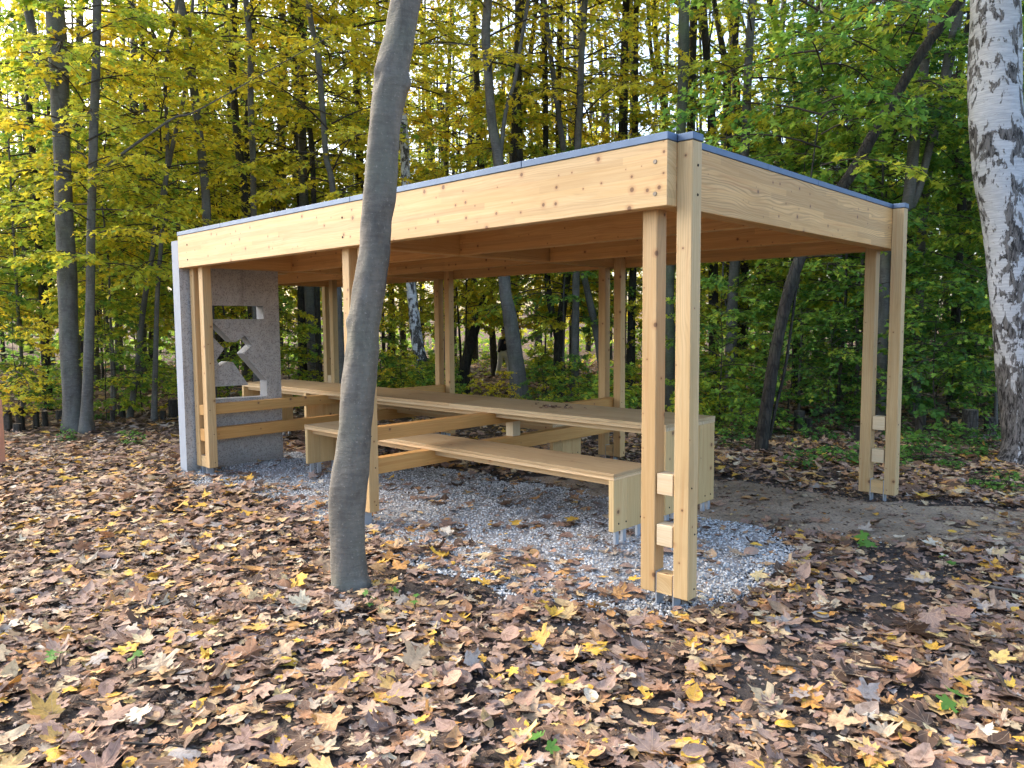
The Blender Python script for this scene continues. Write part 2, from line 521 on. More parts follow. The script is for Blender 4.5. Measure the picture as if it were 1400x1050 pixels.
def plain(name, color, rough=0.8, var=0.3):
    k = NT(name)
    v, *_ = objcoord(k)
    n1 = k.noise(v, 12.0, 3)
    col = k.mix(k.math('MULTIPLY', n1, var*2), color, tuple(c*0.55 for c in color))
    return k.done(k.principled(col, rough))


M['formed'] = plain('smooth_formed_sky_tinted_concrete', (0.31, 0.355, 0.42), 0.7, 0.25)  # blue sky light on the slab's edges mixed into the concrete colour
M['formed_dull'] = plain('dull_formed_concrete', (0.235, 0.25, 0.27), 0.8, 0.4)  # darker, duller concrete for the faces inside the cut-outs
M['grit'] = plain('grey_stone_grit', (0.30, 0.295, 0.29), 0.9, 0.45)
M['dark_cloth'] = plain('dark_navy_cloth', (0.012, 0.012, 0.028))
M['pale_cloth'] = plain('pale_grey_cloth', (0.62, 0.62, 0.64))
M['skin'] = plain('skin', (0.50, 0.30, 0.22), 0.5, 0.1)
M['hair'] = plain('brown_hair', (0.04, 0.025, 0.015), 0.5)
M['cutwood'] = plain('weathered_cut_wood', (0.22, 0.18, 0.13), 0.8, 0.5)
M['screw'] = metal('screw_steel', (0.22, 0.19, 0.15), 0.5, 0.5)
M['hole'] = plain('dark_recess', (0.03, 0.02, 0.015), 0.9)


# ------------------------------------------------------------------ solid helpers
def box(name, lo, hi, mat, parent, bevel=0.004, origin=(0, 0, 0), pmat=None):
    lo = np.array(lo, float)
    hi = np.array(hi, float)
    c = (lo+hi)/2
    d = hi-lo
    bm = bmesh.new()
    bmesh.ops.create_cube(bm, size=1.0)
    bmesh.ops.scale(bm, vec=Vector(d), verts=bm.verts)
    if bevel:
        bmesh.ops.bevel(bm, geom=bm.edges[:], offset=min(bevel, min(d)*0.3), segments=1, affect='EDGES')
    me = bpy.data.meshes.new(name)
    bm.to_mesh(me)
    bm.free()
    me.materials.append(mat)
    o = bpy.data.objects.new(name, me)
    base = Vector((0, 0, 0))
    p = parent
    while p is not None:
        base += p.location
        p = p.parent
    o.location = Vector(c)-base
    return link(o, parent)


def disc(name, c, r, axis, mat, parent, depth=0.004):
    bm = bmesh.new()
    bmesh.ops.create_cone(bm, cap_ends=True, segments=14, radius1=r, radius2=r*0.85, depth=depth)
    me = bpy.data.meshes.new(name)
    bm.to_mesh(me)
    bm.free()
    me.materials.append(mat)
    o = bpy.data.objects.new(name, me)
    base = Vector((0, 0, 0))
    p = parent
    while p is not None:
        base += p.location
        p = p.parent
    o.location = Vector(c)-base
    if axis == 'y':
        o.rotation_euler = (rad(90), 0, 0)
    elif axis == 'x':
        o.rotation_euler = (0, rad(90), 0)
    return link(o, parent)


# ------------------------------------------------------------------ pavilion
PW = 0.1056
T = 0.1317
H2 = T/2
YP = 0.0996
W = 4.108
ZB, ZT = 2.365, 2.740
XL = -6.700
XR = -H2
XM, XLF, XK = -3.2948, -6.4763, -9.6174
CAPH = 0.046
YB = W-YP-PW            # front face of the back posts
XEND = XK-H2-PW-0.03
YEXT = 1.44             # front of the stepped-back left part

pav = empty('pavilion', (-3.3, 2.0, -0.1), 'open wooden pavilion of pale timber with flat roof on paired posts and zinc trim', 'pavilion')


def beam(name, lo, hi, ax, **kw):
    return box(name, lo, hi, M['wood_'+ax], pav, **kw)


fb = beam('beam', (XL, 0, ZB), (0, YP-0.001, ZT), 'x')
bb = box('beam', (XEND, W-YP+0.001, ZB), (0, W, ZT), M['amber_x'], pav)
eb = beam('beam', (XEND, YEXT, ZB), (XL-0.19, YEXT+0.1, ZT), 'x')
rb = box('beam', (-T, YP, ZB), (0, W-YP, ZT), M['honey_y'], pav)
for xc, y0 in ((XM, YP), (XLF, YP), (XK, YEXT+0.101)):
    box('beam', (xc-H2, y0, ZB+0.003), (xc+H2, W-YP, ZT-0.06), M['amber_y'], pav)
# joists run between the cross beams
for yj in (W/3, 2*W/3):
    for a, b in ((XM+H2, -T), (XLF+H2, XM-H2), (XK+H2, XLF-H2)):
        box('joist', (a+0.001, yj-0.05, ZB+0.002), (b-0.001, yj+0.05, ZT-0.06), M['amber_x'], pav)
box('roof_deck', (XL+0.002, YP+0.003, ZT-0.058), (-T-0.002, W-YP-0.003, ZT-0.004), M['amber_x'], pav, bevel=0)
box('roof_deck', (XEND+0.06, YEXT+0.104, ZT-0.0585), (XL-0.002, W-YP-0.003, ZT-0.0045), M['amber_x'], pav, bevel=0)


def cap(parent, lo, hi):
    box('metal_trim', lo, hi, M['zinc'], parent, bevel=0.003)


e = 0.006
# trim in sheet lengths with hair joints
xs = [XL-0.002, -5.6, -3.17, -1.15, e]
for a, b in zip(xs[:-1], xs[1:]):
    cap(fb, (a+0.0015, -e, ZT+0.001), (b-0.0015, YP+0.02, ZT+CAPH))
ys = [YP+0.0225, 1.28, 2.15, 3.2, W-YP-0.0225]
for a, b in zip(ys[:-1], ys[1:]):
    cap(rb, (-T-0.01, a+0.0015, ZT+0.001), (e-0.002, b-0.0015, ZT+CAPH-0.003))
cap(bb, (XEND, W-YP-0.02, ZT+0.001), (e, W+e, ZT+CAPH))
cap(eb, (XEND, YEXT-e, ZT+0.001), (XL-0.195, YEXT+0.12, ZT+CAPH))
# bolts at the right end of the front beam
for xx, zz in ((-0.085, 2.625), (-0.085, 2.44)):
    disc('bolt', (xx, -0.002, zz), 0.014, 'y', M['screw'], fb)
for xx, zz in ((-3.3, 2.62), (-3.3, 2.45), (-6.45, 2.62), (-6.45, 2.45)):
    disc('bolt', (xx, -0.0015, zz), 0.011, 'y', M['hole'], fb)

BLK = ((0.625, 0.757), (0.303, 0.437), (0.0, 0.13))


def shoe(post, xp, y0, gz):
    box('steel_shoe', (xp-0.004, y0+0.012, gz-0.25), (xp+0.004, y0+PW-0.012, 0.135), M['galv'], post, bevel=0)


def pair(xc, back, rails):
    y0 = YB if back else YP
    outer_tall = abs(xc-XR) < 0.01
    for s in (-1, 1):
        lo = xc-H2-PW if s < 0 else xc+H2
        top = ZT-0.062
        if outer_tall and s > 0:
            top = ZT
        # whole posts rest on plates between post and block
        px = (lo+PW+0.0045) if s < 0 else (lo-0.0045)
        p = box('post', (lo, y0, 0.0), (lo+PW, y0+PW, top), M['wood_z'], pav, bevel=0.005)
        shoe(p, px, y0, float(ground_z(xc, y0)))
        if outer_tall and s > 0:
            cap(p, (lo+0.0075, y0-e, ZT+0.001), (lo+PW+e, y0+PW+e, ZT+CAPH-0.002))
            if not back:
                for zz in (2.60, 2.43):
                    disc('bolt', (lo+PW+0.001, y0+0.06, zz), 0.009, 'x', M['hole'], p)
        for zz in (0.40, 0.69, 0.06):
            if s > 0:
                disc('bolt', (lo+PW+0.001, y0+0.03+0.04*(zz < 0.5), zz), 0.006, 'x', M['hole'], p)
    for i, (z0, z1) in enumerate(BLK):
        if rails and i < 2:
            continue
        mat = M['wood_y'] if i == 2 else M['pale_x']
        d = 0.004 if i < 2 else 0.006
        box('spacer_block', (xc-H2+0.009, y0+d, z0+0.002), (xc+H2-0.009, y0+PW-d, z1), mat, pav, bevel=0.003)


for xc in (XR, XM, XLF):
    pair(xc, False, xc != XR)
for xc in (XR, XM, XLF, XK):
    pair(xc, True, xc in (XM, XLF))

TY0, TY1, TZ = 1.747, 2.600, 0.804


HW = H2-0.009


def rail(xc):
    # two bars between the post pairs: the upper one carries the table top, the lower one the benches
    box('rail', (xc-HW, YP+0.004, 0.621), (xc+HW, W-YP-0.004, 0.7445), M['rail_y'], pav, bevel=0.004)
    box('rail', (xc-HW, YP+0.004, 0.312), (xc+HW, W-YP-0.004, 0.4565), M['rail_y'], pav, bevel=0.004)
    box('stud', (xc-HW+0.003, 2.085, 0.4575), (xc+HW-0.003, 2.205, 0.620), M['pale_z'], pav, bevel=0.003)


BY0, BY1, BZ = 0.901, 1.443, 0.510
CY = (TY0+TY1)/2
FB0, FB1, FBZ = 2.90, 3.442, 0.510


for xc in (XM, XLF):
    rail(xc)


# ------------------------------------------------------------------ table and benches
def slab_furniture(name, label, cat, x0, x1, y0, y1, ztop, th, apron, pbot, gz, splits, legs=[]):
    root = empty(name, ((x0+x1)/2, (y0+y1)/2, gz), label, cat)
    h = th/2
    # two laminated sheets, the lower one set back 3 mm; joints between lengths
    xs = [x0]+splits+[x1]
    for a, b in zip(xs[:-1], xs[1:]):
        box('top_board', (a+0.001, y0, ztop-h+0.0015), (b-0.001, y1, ztop), M['ply_x'], root, bevel=0.002)
    box('under_board', (x0+0.002, y0+0.003, ztop-th), (x1-0.002, y1-0.003, ztop-h), M['edge_x'], root, bevel=0.002)
    pt = 0.06
    ab = ztop-th-apron
    for x in [x0, x1-pt]+legs:
        # end leg made of three glued planks
        w = (y1-y0-0.012)/3
        for i in range(3):
            box('end_leg', (x+0.004, y0+0.006+i*w, pbot), (x+pt-0.004, y0+0.006+(i+1)*w-0.001, ztop-th-0.001), M['leg_z'], root, bevel=0.003)
        for yy in (y0+0.07, y0+0.17, y1-0.17, y1-0.07):
            box('steel_foot', (x+0.018, yy-0.022, gz-0.2), (x+pt-0.018, yy+0.022, pbot+0.02), M['galv'], root, bevel=0)
    stops = sorted([xc for xc in (XM, XLF) if x0+pt < xc < x1-pt])
    ends = [x0+pt]+[q for xc in stops for q in (xc-HW-0.001, xc+HW+0.001)]+[x1-pt]
    for yy in (y0+0.07, y1-0.11):
        for a, b in zip(ends[::2], ends[1::2]):
            if b-a > 0.05:
                box('apron', (a, yy, ab), (b, yy+0.04, ztop-th-0.001), M['edge2_x'], root, bevel=0.002)
    for zz in (pbot+0.06,):
        for yy in (y0+0.07, y0+0.17, y1-0.17, y1-0.07):
            disc('bolt', (x1-0.003, yy, zz), 0.008, 'x', M['hole'], root)
    return root


M['leg_z'] = wood('leg_plank', 'z', (0.66, 0.475, 0.235), (0.54, 0.355, 0.15), knots=0.14, lam=0.1, lamamt=0.1)
M['edge2_x'] = wood('apron_board', 'x', (0.58, 0.43, 0.25), (0.46, 0.31, 0.155), knots=0.08, lam=0.2, lamamt=0.05)
tbl = slab_furniture('picnic_table', 'very long pale wooden table with thick board legs under the pavilion roof', 'table',
                     -8.715, -1.097, TY0, TY1, TZ, 0.0585, 0.052, 0.01, -0.12, [-7.06, -6.71, -3.9], [-6.93])
b1 = slab_furniture('bench', 'long backless wooden bench on the near side of the long table', 'bench',
                    -5.523, -1.029, BY0, BY1, BZ, 0.0523, 0.058, 0.045, -0.12, [-3.3])
b2 = slab_furniture('bench', 'long backless wooden bench on the far side of the long table', 'bench',
                    -7.88, -3.37, FB0, FB1, FBZ, 0.0523, 0.058, 0.045, -0.12, [-5.6])

# ------------------------------------------------------------------ concrete wall with cut-outs
wall = empty('concrete_wall', (-6.79, 0.65, -0.12), 'upright grey concrete slab with cut out slot and angular figure at the left end of the pavilion', 'wall')


def cut_wall():
    outer = [(0.0, -0.3), (1.286, -0.3), (1.286, 2.69), (0.0, 2.69)]
    slot = [(0.22, 1.764), (1.065, 1.764), (1.065, 1.932), (0.22, 1.932)]
    fig = [(0.24, 0.778), (1.079, 0.762), (1.083, 0.968), (0.772, 1.328), (0.895, 1.435), (0.802, 1.555), (0.675, 1.475),
           (0.632, 1.480), (0.24, 1.88), (0.24, 1.72), (0.521, 1.397), (0.419, 1.261), (0.461, 1.174), (0.567, 1.235), (0.629, 1.227),
           (0.828, 0.926), (0.24, 0.935)]
    fig = [(y, min(z, 1.70)) if y < 0.3 else (y, z) for y, z in fig]
    fig[8] = (0.40, 1.715)
    fig[9] = (0.24, 1.70)
    th = 0.182
    polys = [outer, slot[::-1], fig[::-1]]
    flat = [p for pl in polys for p in pl]
    tris = tessellate_polygon([[Vector((p[0], p[1], 0)) for p in pl] for pl in polys])
    bm = bmesh.new()
    fr = [bm.verts.new((0.09, p[0]-0.65, p[1]+0.12)) for p in flat]
    bk = [bm.verts.new((0.09-th, p[0]-0.65, p[1]+0.12)) for p in flat]
    for t in tris:
        try:
            bm.faces.new([fr[i] for i in t])
            bm.faces.new([bk[i] for i in t][::-1])
        except ValueError:
            pass
    o = 0
    for pl in polys:
        n = len(pl)
        for i in range(n):
            a, b = o+i, o+(i+1) % n
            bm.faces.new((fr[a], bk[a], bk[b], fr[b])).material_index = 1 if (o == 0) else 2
        o += n
    bmesh.ops.recalc_face_normals(bm, faces=bm.faces[:])
    me = bpy.data.meshes.new('slab')
    bm.to_mesh(me)
    bm.free()
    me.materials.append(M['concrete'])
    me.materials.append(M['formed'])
    me.materials.append(M['formed_dull'])
    return obj('slab', me, wall)


cut_wall()

# ------------------------------------------------------------------ reddish post at the left edge
gp = ground(4, 634)
rp = empty('marker_post', gp, 'reddish wooden post of two upright boards at the far left edge of the picture', 'post')
for dx, hgt in ((0.0, 0.86), (-0.07, 0.82)):
    b = box('board', (gp[0]+dx*RT[0]-0.028, gp[1]+dx*RT[1]-0.05, gp[2]-0.1), (gp[0]+dx*RT[0]+0.018, gp[1]+dx*RT[1]+0.03, gp[2]+hgt), M['salmon_z'], rp, bevel=0.006)

# ------------------------------------------------------------------ tubes and trunks
def catmull(P, R, n):
    P = np.asarray(P, float)
    R = np.asarray(R, float)
    Q = np.concatenate([[2*P[0]-P[1]], P, [2*P[-1]-P[-2]]])
    out, ro = [], []
    for i in range(len(P)-1):
        p0, p1, p2, p3 = Q[i:i+4]
        for t in np.linspace(0, 1, n, endpoint=False):
            out.append(0.5*((2*p1)+(-p0+p2)*t+(2*p0-5*p1+4*p2-p3)*t*t+(-p0+3*p1-3*p2+p3)*t**3))
            ro.append(R[i]+(R[i+1]-R[i])*t)
    out.append(P[-1])
    ro.append(R[-1])
    return np.array(out), np.array(ro)


def tube(P, R, seg=10, rough=0.0, seed=0, cap_end=True):
    """returns V, quads"""
    P = np.asarray(P, float)
    R = np.asarray(R, float)
    n = len(P)
    tan = np.gradient(P, axis=0)
    tan /= np.linalg.norm(tan, axis=1)[:, None]+1e-9
    ref = np.array([1.0, 0.13, 0.0])
    if abs(tan[:, 0]).max() > 0.9:
        ref = np.array([0.1, 0.2, 1.0])
    u = np.cross(tan, ref)
    u /= np.linalg.norm(u, axis=1)[:, None]
    w = np.cross(tan, u)
    a = np.linspace(0, 2*np.pi, seg, endpoint=False)
    rr = np.repeat(R[:, None], seg, 1)
    if rough:
        g = np.random.default_rng(seed)
        ph = g.uniform(0, 6.28, 8)
        s = np.cumsum(np.r_[0, np.linalg.norm(np.diff(P, axis=0), axis=1)])
        for k in range(4):
            rr = rr*(1+rough*0.5*np.sin((k+1)*a[None, :]+ph[k]+s[:, None]*(0.7+k*1.3)+ph[k+4]))
    V = P[:, None, :]+rr[..., None]*(np.cos(a)[None, :, None]*u[:, None, :]+np.sin(a)[None, :, None]*w[:, None, :])
    V = V.reshape(-1, 3)
    i = np.arange(n-1)[:, None]*seg
    j = np.arange(seg)[None, :]
    j2 = (j+1) % seg
    Fq = np.stack([i+j, i+j2, i+seg+j2, i+seg+j], -1).reshape(-1, 4)
    return V, Fq


def join(parts):
    Vs, Fs, o = [], [], 0
    for V, Fq in parts:
        Vs.append(V)
        Fs.append(Fq+o)
        o += len(V)
    return np.concatenate(Vs), np.concatenate(Fs)


# leaf templates -------------------------------------------------------------
HALF = [(0.14, -.36), (0.36, -.38), (0.33, -.26), (0.45, -.20), (0.32, -.10), (0.44, 0.0), (0.66, .06), (0.58, .14),
        (0.60, .26), (0.42, .22), (0.17, .17), (0.24, .34), (0.16, .40), (0.15, .50), (0.06, .55)]
OUT_HI = np.array([(0, -.32)]+HALF+[(0, .72)]+[(-x, y) for x, y in HALF[::-1]])
LOWH = [(0.36, -.38), (0.28, -.12), (0.66, .08), (0.22, .2), (0.2, .42)]
OUT_LO = np.array([(0, -.3)]+LOWH+[(0, .72)]+[(-x, y) for x, y in LOWH[::-1]])
OVAL = np.array([(0, -.4), (0.2, -.3), (0.33, -.05), (0.28, .25), (0.1, .5), (0, .62), (-0.1, .5), (-0.28, .25), (-0.33, -.05), (-0.2, -.3)])


def leaf_hi(outline, g, curl):
    n = len(outline)
    c = np.array([[0, -.05]])
    mid = c+(outline-c)*0.55
    P = np.concatenate([c, mid, outline])
    x, y = P[:, 0], P[:, 1]
    r = np.hypot(x, y+.05)
    fold = g.uniform(-0.2, 0.55)*curl
    bend = g.uniform(-0.9, 0.6)*curl
    cup = g.uniform(-0.25, 0.9)*curl
    ph = g.uniform(0, 6.28, 3)
    z = fold*np.abs(x)*0.7 + bend*y*y*0.9 + cup*r**3*1.3
    z += curl*0.10*np.sin(7*np.arctan2(x, y)+ph[0])*r + curl*0.06*np.sin(13*x+ph[1])*r
    # folded lobes
    lob = g.uniform(0, 1, 2)
    if lob[0] < 0.5:
        s = 1 if lob[1] < 0.5 else -1
        z += curl*np.maximum(s*x-0.18, 0)*g.uniform(0.3, 1.0)
        x = np.where(s*x > 0.18, s*(0.18+(s*x-0.18)*0.7), x)
    if g.uniform() < 0.4:
        z += curl*np.maximum(y-0.15, 0)*g.uniform(-0.8, 0.9)
    V = np.stack([x, y, z], 1)
    i = np.arange(n)
    j = (i+1) % n
    tri = np.stack([np.zeros(n, int), 1+i, 1+j], 1)
    quad = np.stack([1+i, 1+n+i, 1+n+j, 1+j], 1)
    return V, tri, quad, P


def leaf_lo(outline, g, curl):
    n = len(outline)
    P = np.concatenate([[[0, -.05]], outline])
    x, y = P[:, 0], P[:, 1]
    r = np.hypot(x, y)
    z = curl*(g.uniform(-0.2, 0.8)*np.abs(x)*0.7+g.uniform(-0.8, 0.5)*y*y+g.uniform(-.3, .8)*r**3)
    V = np.stack([x, y, z], 1)
    i = np.arange(n)
    tri = np.stack([np.zeros(n, int), 1+i, 1+(i+1) % n], 1)
    return V, tri, np.zeros((0, 4), int), P


def frames(dirs, normals):
    """rotation matrices with y along dirs, z near normals"""
    y = dirs/np.linalg.norm(dirs, axis=1)[:, None]
    x = np.cross(y, normals)
    x /= np.linalg.norm(x, axis=1)[:, None]+1e-9
    z = np.cross(x, y)
    return np.stack([x, y, z], 2)


def scatter(templates, pos, R, size, pick):
    """merge many leaves: returns V, [tri, quad], per-face owner index blocks, uv"""
    Vs, T3, T4, O3, O4, U = [], [], [], [], [], []
    off = 0
    for k, (V, tri, quad, P) in enumerate(templates):
        idx = np.nonzero(pick == k)[0]
        if not len(idx):
            continue
        A = np.einsum('nij,vj->nvi', R[idx], V)*size[idx][:, None, None]+pos[idx][:, None, :]
        m, v = len(idx), len(V)
        o = off+np.arange(m)*v
        Vs.append(A.reshape(-1, 3))
        U.append(np.tile(P, (m, 1)))
        T3.append((tri[None]+o[:, None, None]).reshape(-1, 3))
        O3.append(np.repeat(idx, len(tri)))
        if len(quad):
            T4.append((quad[None]+o[:, None, None]).reshape(-1, 4))
            O4.append(np.repeat(idx, len(quad)))
        off += m*v
    V = np.concatenate(Vs)
    t3 = np.concatenate(T3)
    o3 = np.concatenate(O3)
    t4 = np.concatenate(T4) if T4 else np.zeros((0, 4), int)
    o4 = np.concatenate(O4) if O4 else np.zeros(0, int)
    return V, t3, t4, o3, o4, np.concatenate(U)


# ------------------------------------------------------------------ crowns
GT = np.random.default_rng(11)
TREE_LEAF = [leaf_lo(OUT_LO, GT, 0.6) for _ in range(5)]
SHRUB_LEAF = TREE_LEAF+[leaf_lo(OVAL, GT, 0.5) for _ in range(2)]


def crown_parts(seed, h0, h1, nb, lmax, leafsize, twigs=9, per=6, spread=0.35, elev=(5, 40), lprof=None, droop=0.35):
    """limbs and leaf transforms round a vertical axis (axis at x=y=0)"""
    g = np.random.default_rng(seed)
    limbs, pos, dirs, nor, siz, rnd = [], [], [], [], [], []
    az = g.uniform(0, 6.28)
    for b in range(nb):
        f = (b+g.uniform(0, 1))/nb
        h = h0+(h1-h0)*f
        az += 2.399+g.uniform(-0.5, 0.5)
        L = lmax*((0.55+0.75*math.sin(math.pi*min(1, f*0.85+0.12))) if lprof is None else lprof(f))*g.uniform(0.65, 1.15)
        el = rad(g.uniform(*elev))*(0.6+0.8*f)
        d0 = np.array([math.cos(az)*math.cos(el), math.sin(az)*math.cos(el), math.sin(el)])
        side = np.array([-math.sin(az), math.cos(az), 0])
        bend = g.uniform(-0.25, 0.25)
        t = np.linspace(0, 1, 7)
        P = np.array([0, 0, h])+t[:, None]*L*d0+(t**2)[:, None]*(np.array([0, 0, -droop*L])+side*bend*L)
        r0 = 0.003+0.0055*L
        limbs.append(tube(P, r0*(1-0.8*t)+0.002, 5))
        bv = g.normal(0, 0.12)
        for k in range(twigs):
            s = 0.22+0.78*(k+g.uniform(0, 1))/twigs
            i = min(int(s*6), 5)
            base = P[i]+(P[i+1]-P[i])*(s*6-i)
            tl = L*spread*g.uniform(0.5, 1.1)*(1.15-0.6*s)+0.12
            sg = 1 if k % 2 else -1
            ta = g.uniform(0.5, 1.2)*sg
            fw = (P[i+1]-P[i])/np.linalg.norm(P[i+1]-P[i])
            td = fw*math.cos(ta)+side*math.sin(ta)+np.array([0, 0, g.uniform(-0.25, 0.25)])
            td /= np.linalg.norm(td)
            tt = np.linspace(0, 1, 4)
            Q = base+tt[:, None]*tl*td+(tt**2)[:, None]*np.array([0, 0, -0.2*tl])
            limbs.append(tube(Q, 0.0045*(1-0.6*tt)+0.0015, 3))
            for m in range(per):
                q = 0.25+0.75*(m+g.uniform(0.2, 0.8))/per
                p = base+q*tl*td+np.array([0, 0, -0.2*tl*q*q])
                ld = td*0.6+np.array([-td[1], td[0], 0])*(1 if m % 2 else -1)*g.uniform(0.3, 1.0)+np.array([0, 0, -g.uniform(0.1, 0.7)])
                ld += g.normal(0, 0.25, 3)
                ld /= np.linalg.norm(ld)
                sz = leafsize*g.uniform(0.55, 1.15)
                pos.append(p+ld*sz*0.6+g.normal(0, 0.02, 3))
                dirs.append(ld)
                nor.append(np.array([0, 0, 1])+g.normal(0, 0.38, 3))
                siz.append(sz)
                rnd.append(0.5+bv+g.normal(0, 0.17))
    return limbs, np.array(pos), np.array(dirs), np.array(nor), np.array(siz), np.clip(np.array(rnd), 0, 1)


def crown_mesh(name, templates, parts):
    limbs, pos, dirs, nor, siz, rnd = parts
    g = np.random.default_rng(len(pos))
    R = frames(dirs, nor)
    V, t3, t4, o3, o4, uv = scatter(templates, pos, R, siz, g.integers(0, len(templates), len(pos)))
    lv, lf = join(limbs)
    VV = np.concatenate([V, lv])
    nleaf = len(t3)
    return np_mesh(name, VV, [t3, lf+len(V)], [M['leaf'], M['twig']], [0, 1],
                   {'rnd': ('FACE', np.concatenate([rnd[o3], np.zeros(len(lf))]))})


CROWN_TALL = [crown_mesh('tall_crown', TREE_LEAF, crown_parts(100+i, 4.0, 12.5, 36, 2.8, 0.112, 12, 11)) for i in range(4)]
CROWN_UNDER = [crown_mesh('understorey_crown', TREE_LEAF, crown_parts(200+i, 2.0, 6.8, 30, 1.7, 0.102, 11, 13)) for i in range(5)]
CROWN_LOW = [crown_mesh('sapling_crown', TREE_LEAF, crown_parts(300+i, 0.45, 3.0, 20, 1.05, 0.10, 9, 9, elev=(0, 45))) for i in range(4)]
CROWN_SHRUB = [crown_mesh('shrub_crown', SHRUB_LEAF, crown_parts(400+i, 0.12, 1.0, 16, 0.75, 0.10, 7, 6, elev=(15, 60), lprof=lambda f: 1.1-0.5*f)) for i in range(4)]
CROWN_HERB = [crown_mesh('herb_leaves', SHRUB_LEAF, crown_parts(500+i, 0.03, 0.22, 9, 0.26, 0.075, 4, 4, elev=(15, 60), lprof=lambda f: 1.0)) for i in range(3)]


def set_leafcol(o, t, spread):
    o.color = (min(max(t, 0), 1), spread, 0, 1)


def trunk_mesh(name, P, R, mat, seg=12, rough=0.05, seed=0, n=8, extra=()):
    """P relative to the tree's base"""
    PP, RR = catmull(P, R, n)
    parts = [tube(PP, RR, seg, rough, seed)]
    for (bp, br) in extra:
        q, r = catmull(bp, br, 6)
        parts.append(tube(q, r, 8, rough, seed+1))
    V, Fq = join(parts)
    return np_mesh(name, V, [Fq], [mat], smooth=True)


# ------------------------------------------------------------------ trees that stand out in the photograph
def traced(label, pts, depth=None, mat='bark_grey', base_z=None, crown=None, col=(0.55, 0.5), forks=(), low=None, name='tree', cat='tree', top=13.0, seed=0, flare=1.25, group=None, cscale=1.0):
    """pts: (u, v, width) in photo pixels, foot first; forks: lists of the same"""
    u0, v0, w0 = pts[0]
    if depth is None:
        g = ground(u0, v0)
        depth = depth_of(g)
    def wp(u, v):
        return at(u, v, depth)
    P = [wp(u, v) for u, v, w in pts]
    Rr = [w*depth/F_PX/2 for u, v, w in pts]
    foot = P[0].copy()
    gz = float(ground_z(foot[0], foot[1]))
    d = (P[1]-P[0])
    if foot[2] > gz+0.05:      # foot hidden: carry the stem down to the ground
        d = d/np.linalg.norm(d)
        foot = P[0]-d*0.5*(foot[2]-gz)
        foot[2] = gz
        P.insert(0, foot)
        Rr.insert(0, Rr[0]*flare)
    else:
        P[0][2] = gz
        Rr[0] = Rr[0]*1.0
    base = np.array([P[0][0], P[0][1], gz])
    # below ground and above the frame
    P.insert(0, base-np.array([0, 0, 0.25]))
    Rr.insert(0, Rr[0]*1.15)
    d = P[-1]-P[-2]
    d = d/np.linalg.norm(d)
    while P[-1][2] < top:
        d = d*0.85+np.array([0, 0, 0.15])
        P.append(P[-1]+d*1.6)
        Rr.append(max(Rr[-1]*0.88, 0.015))
    ex = []
    for fk in forks:
        ex.append(([wp(u, v)-base for u, v, w in fk], [w*depth/F_PX/2 for u, v, w in fk]))
        q = ex[-1][0]
        dd = (q[-1]-q[-2])/np.linalg.norm(q[-1]-q[-2])
        for _ in range(2):
            q.append(q[-1]+dd*1.2+np.array([0, 0, 0.3]))
            ex[-1][1].append(ex[-1][1][-1]*0.7)
    root = empty(name, base, label, cat, group)
    Pl = [p-base for p in P]
    obj('trunk', trunk_mesh('trunk', Pl, Rr, M[mat], 14, 0.05, seed, extra=ex), root)
    k = seed % 4
    if crown:
        # crown sits where the stem is at mid height of the leaves
        zs = np.array([p[2] for p in Pl])
        i = int(np.argmin(abs(zs-8.0)))
        c = obj('crown', CROWN_TALL[k], root, (Pl[i][0], Pl[i][1], crown+2.0))
        c.rotation_euler = (0, 0, seed*1.7)
        c.scale = (cscale,)*3
        set_leafcol(c, *col)
    if low:
        zs = np.array([p[2] for p in Pl])
        i = int(np.argmin(abs(zs-3.5)))
        c = obj('crown' if not crown else 'low_boughs', CROWN_UNDER[seed % 5], root, (Pl[i][0], Pl[i][1], low))
        c.rotation_euler = (0, 0, seed*2.3)
        set_leafcol(c, *col)
    return root


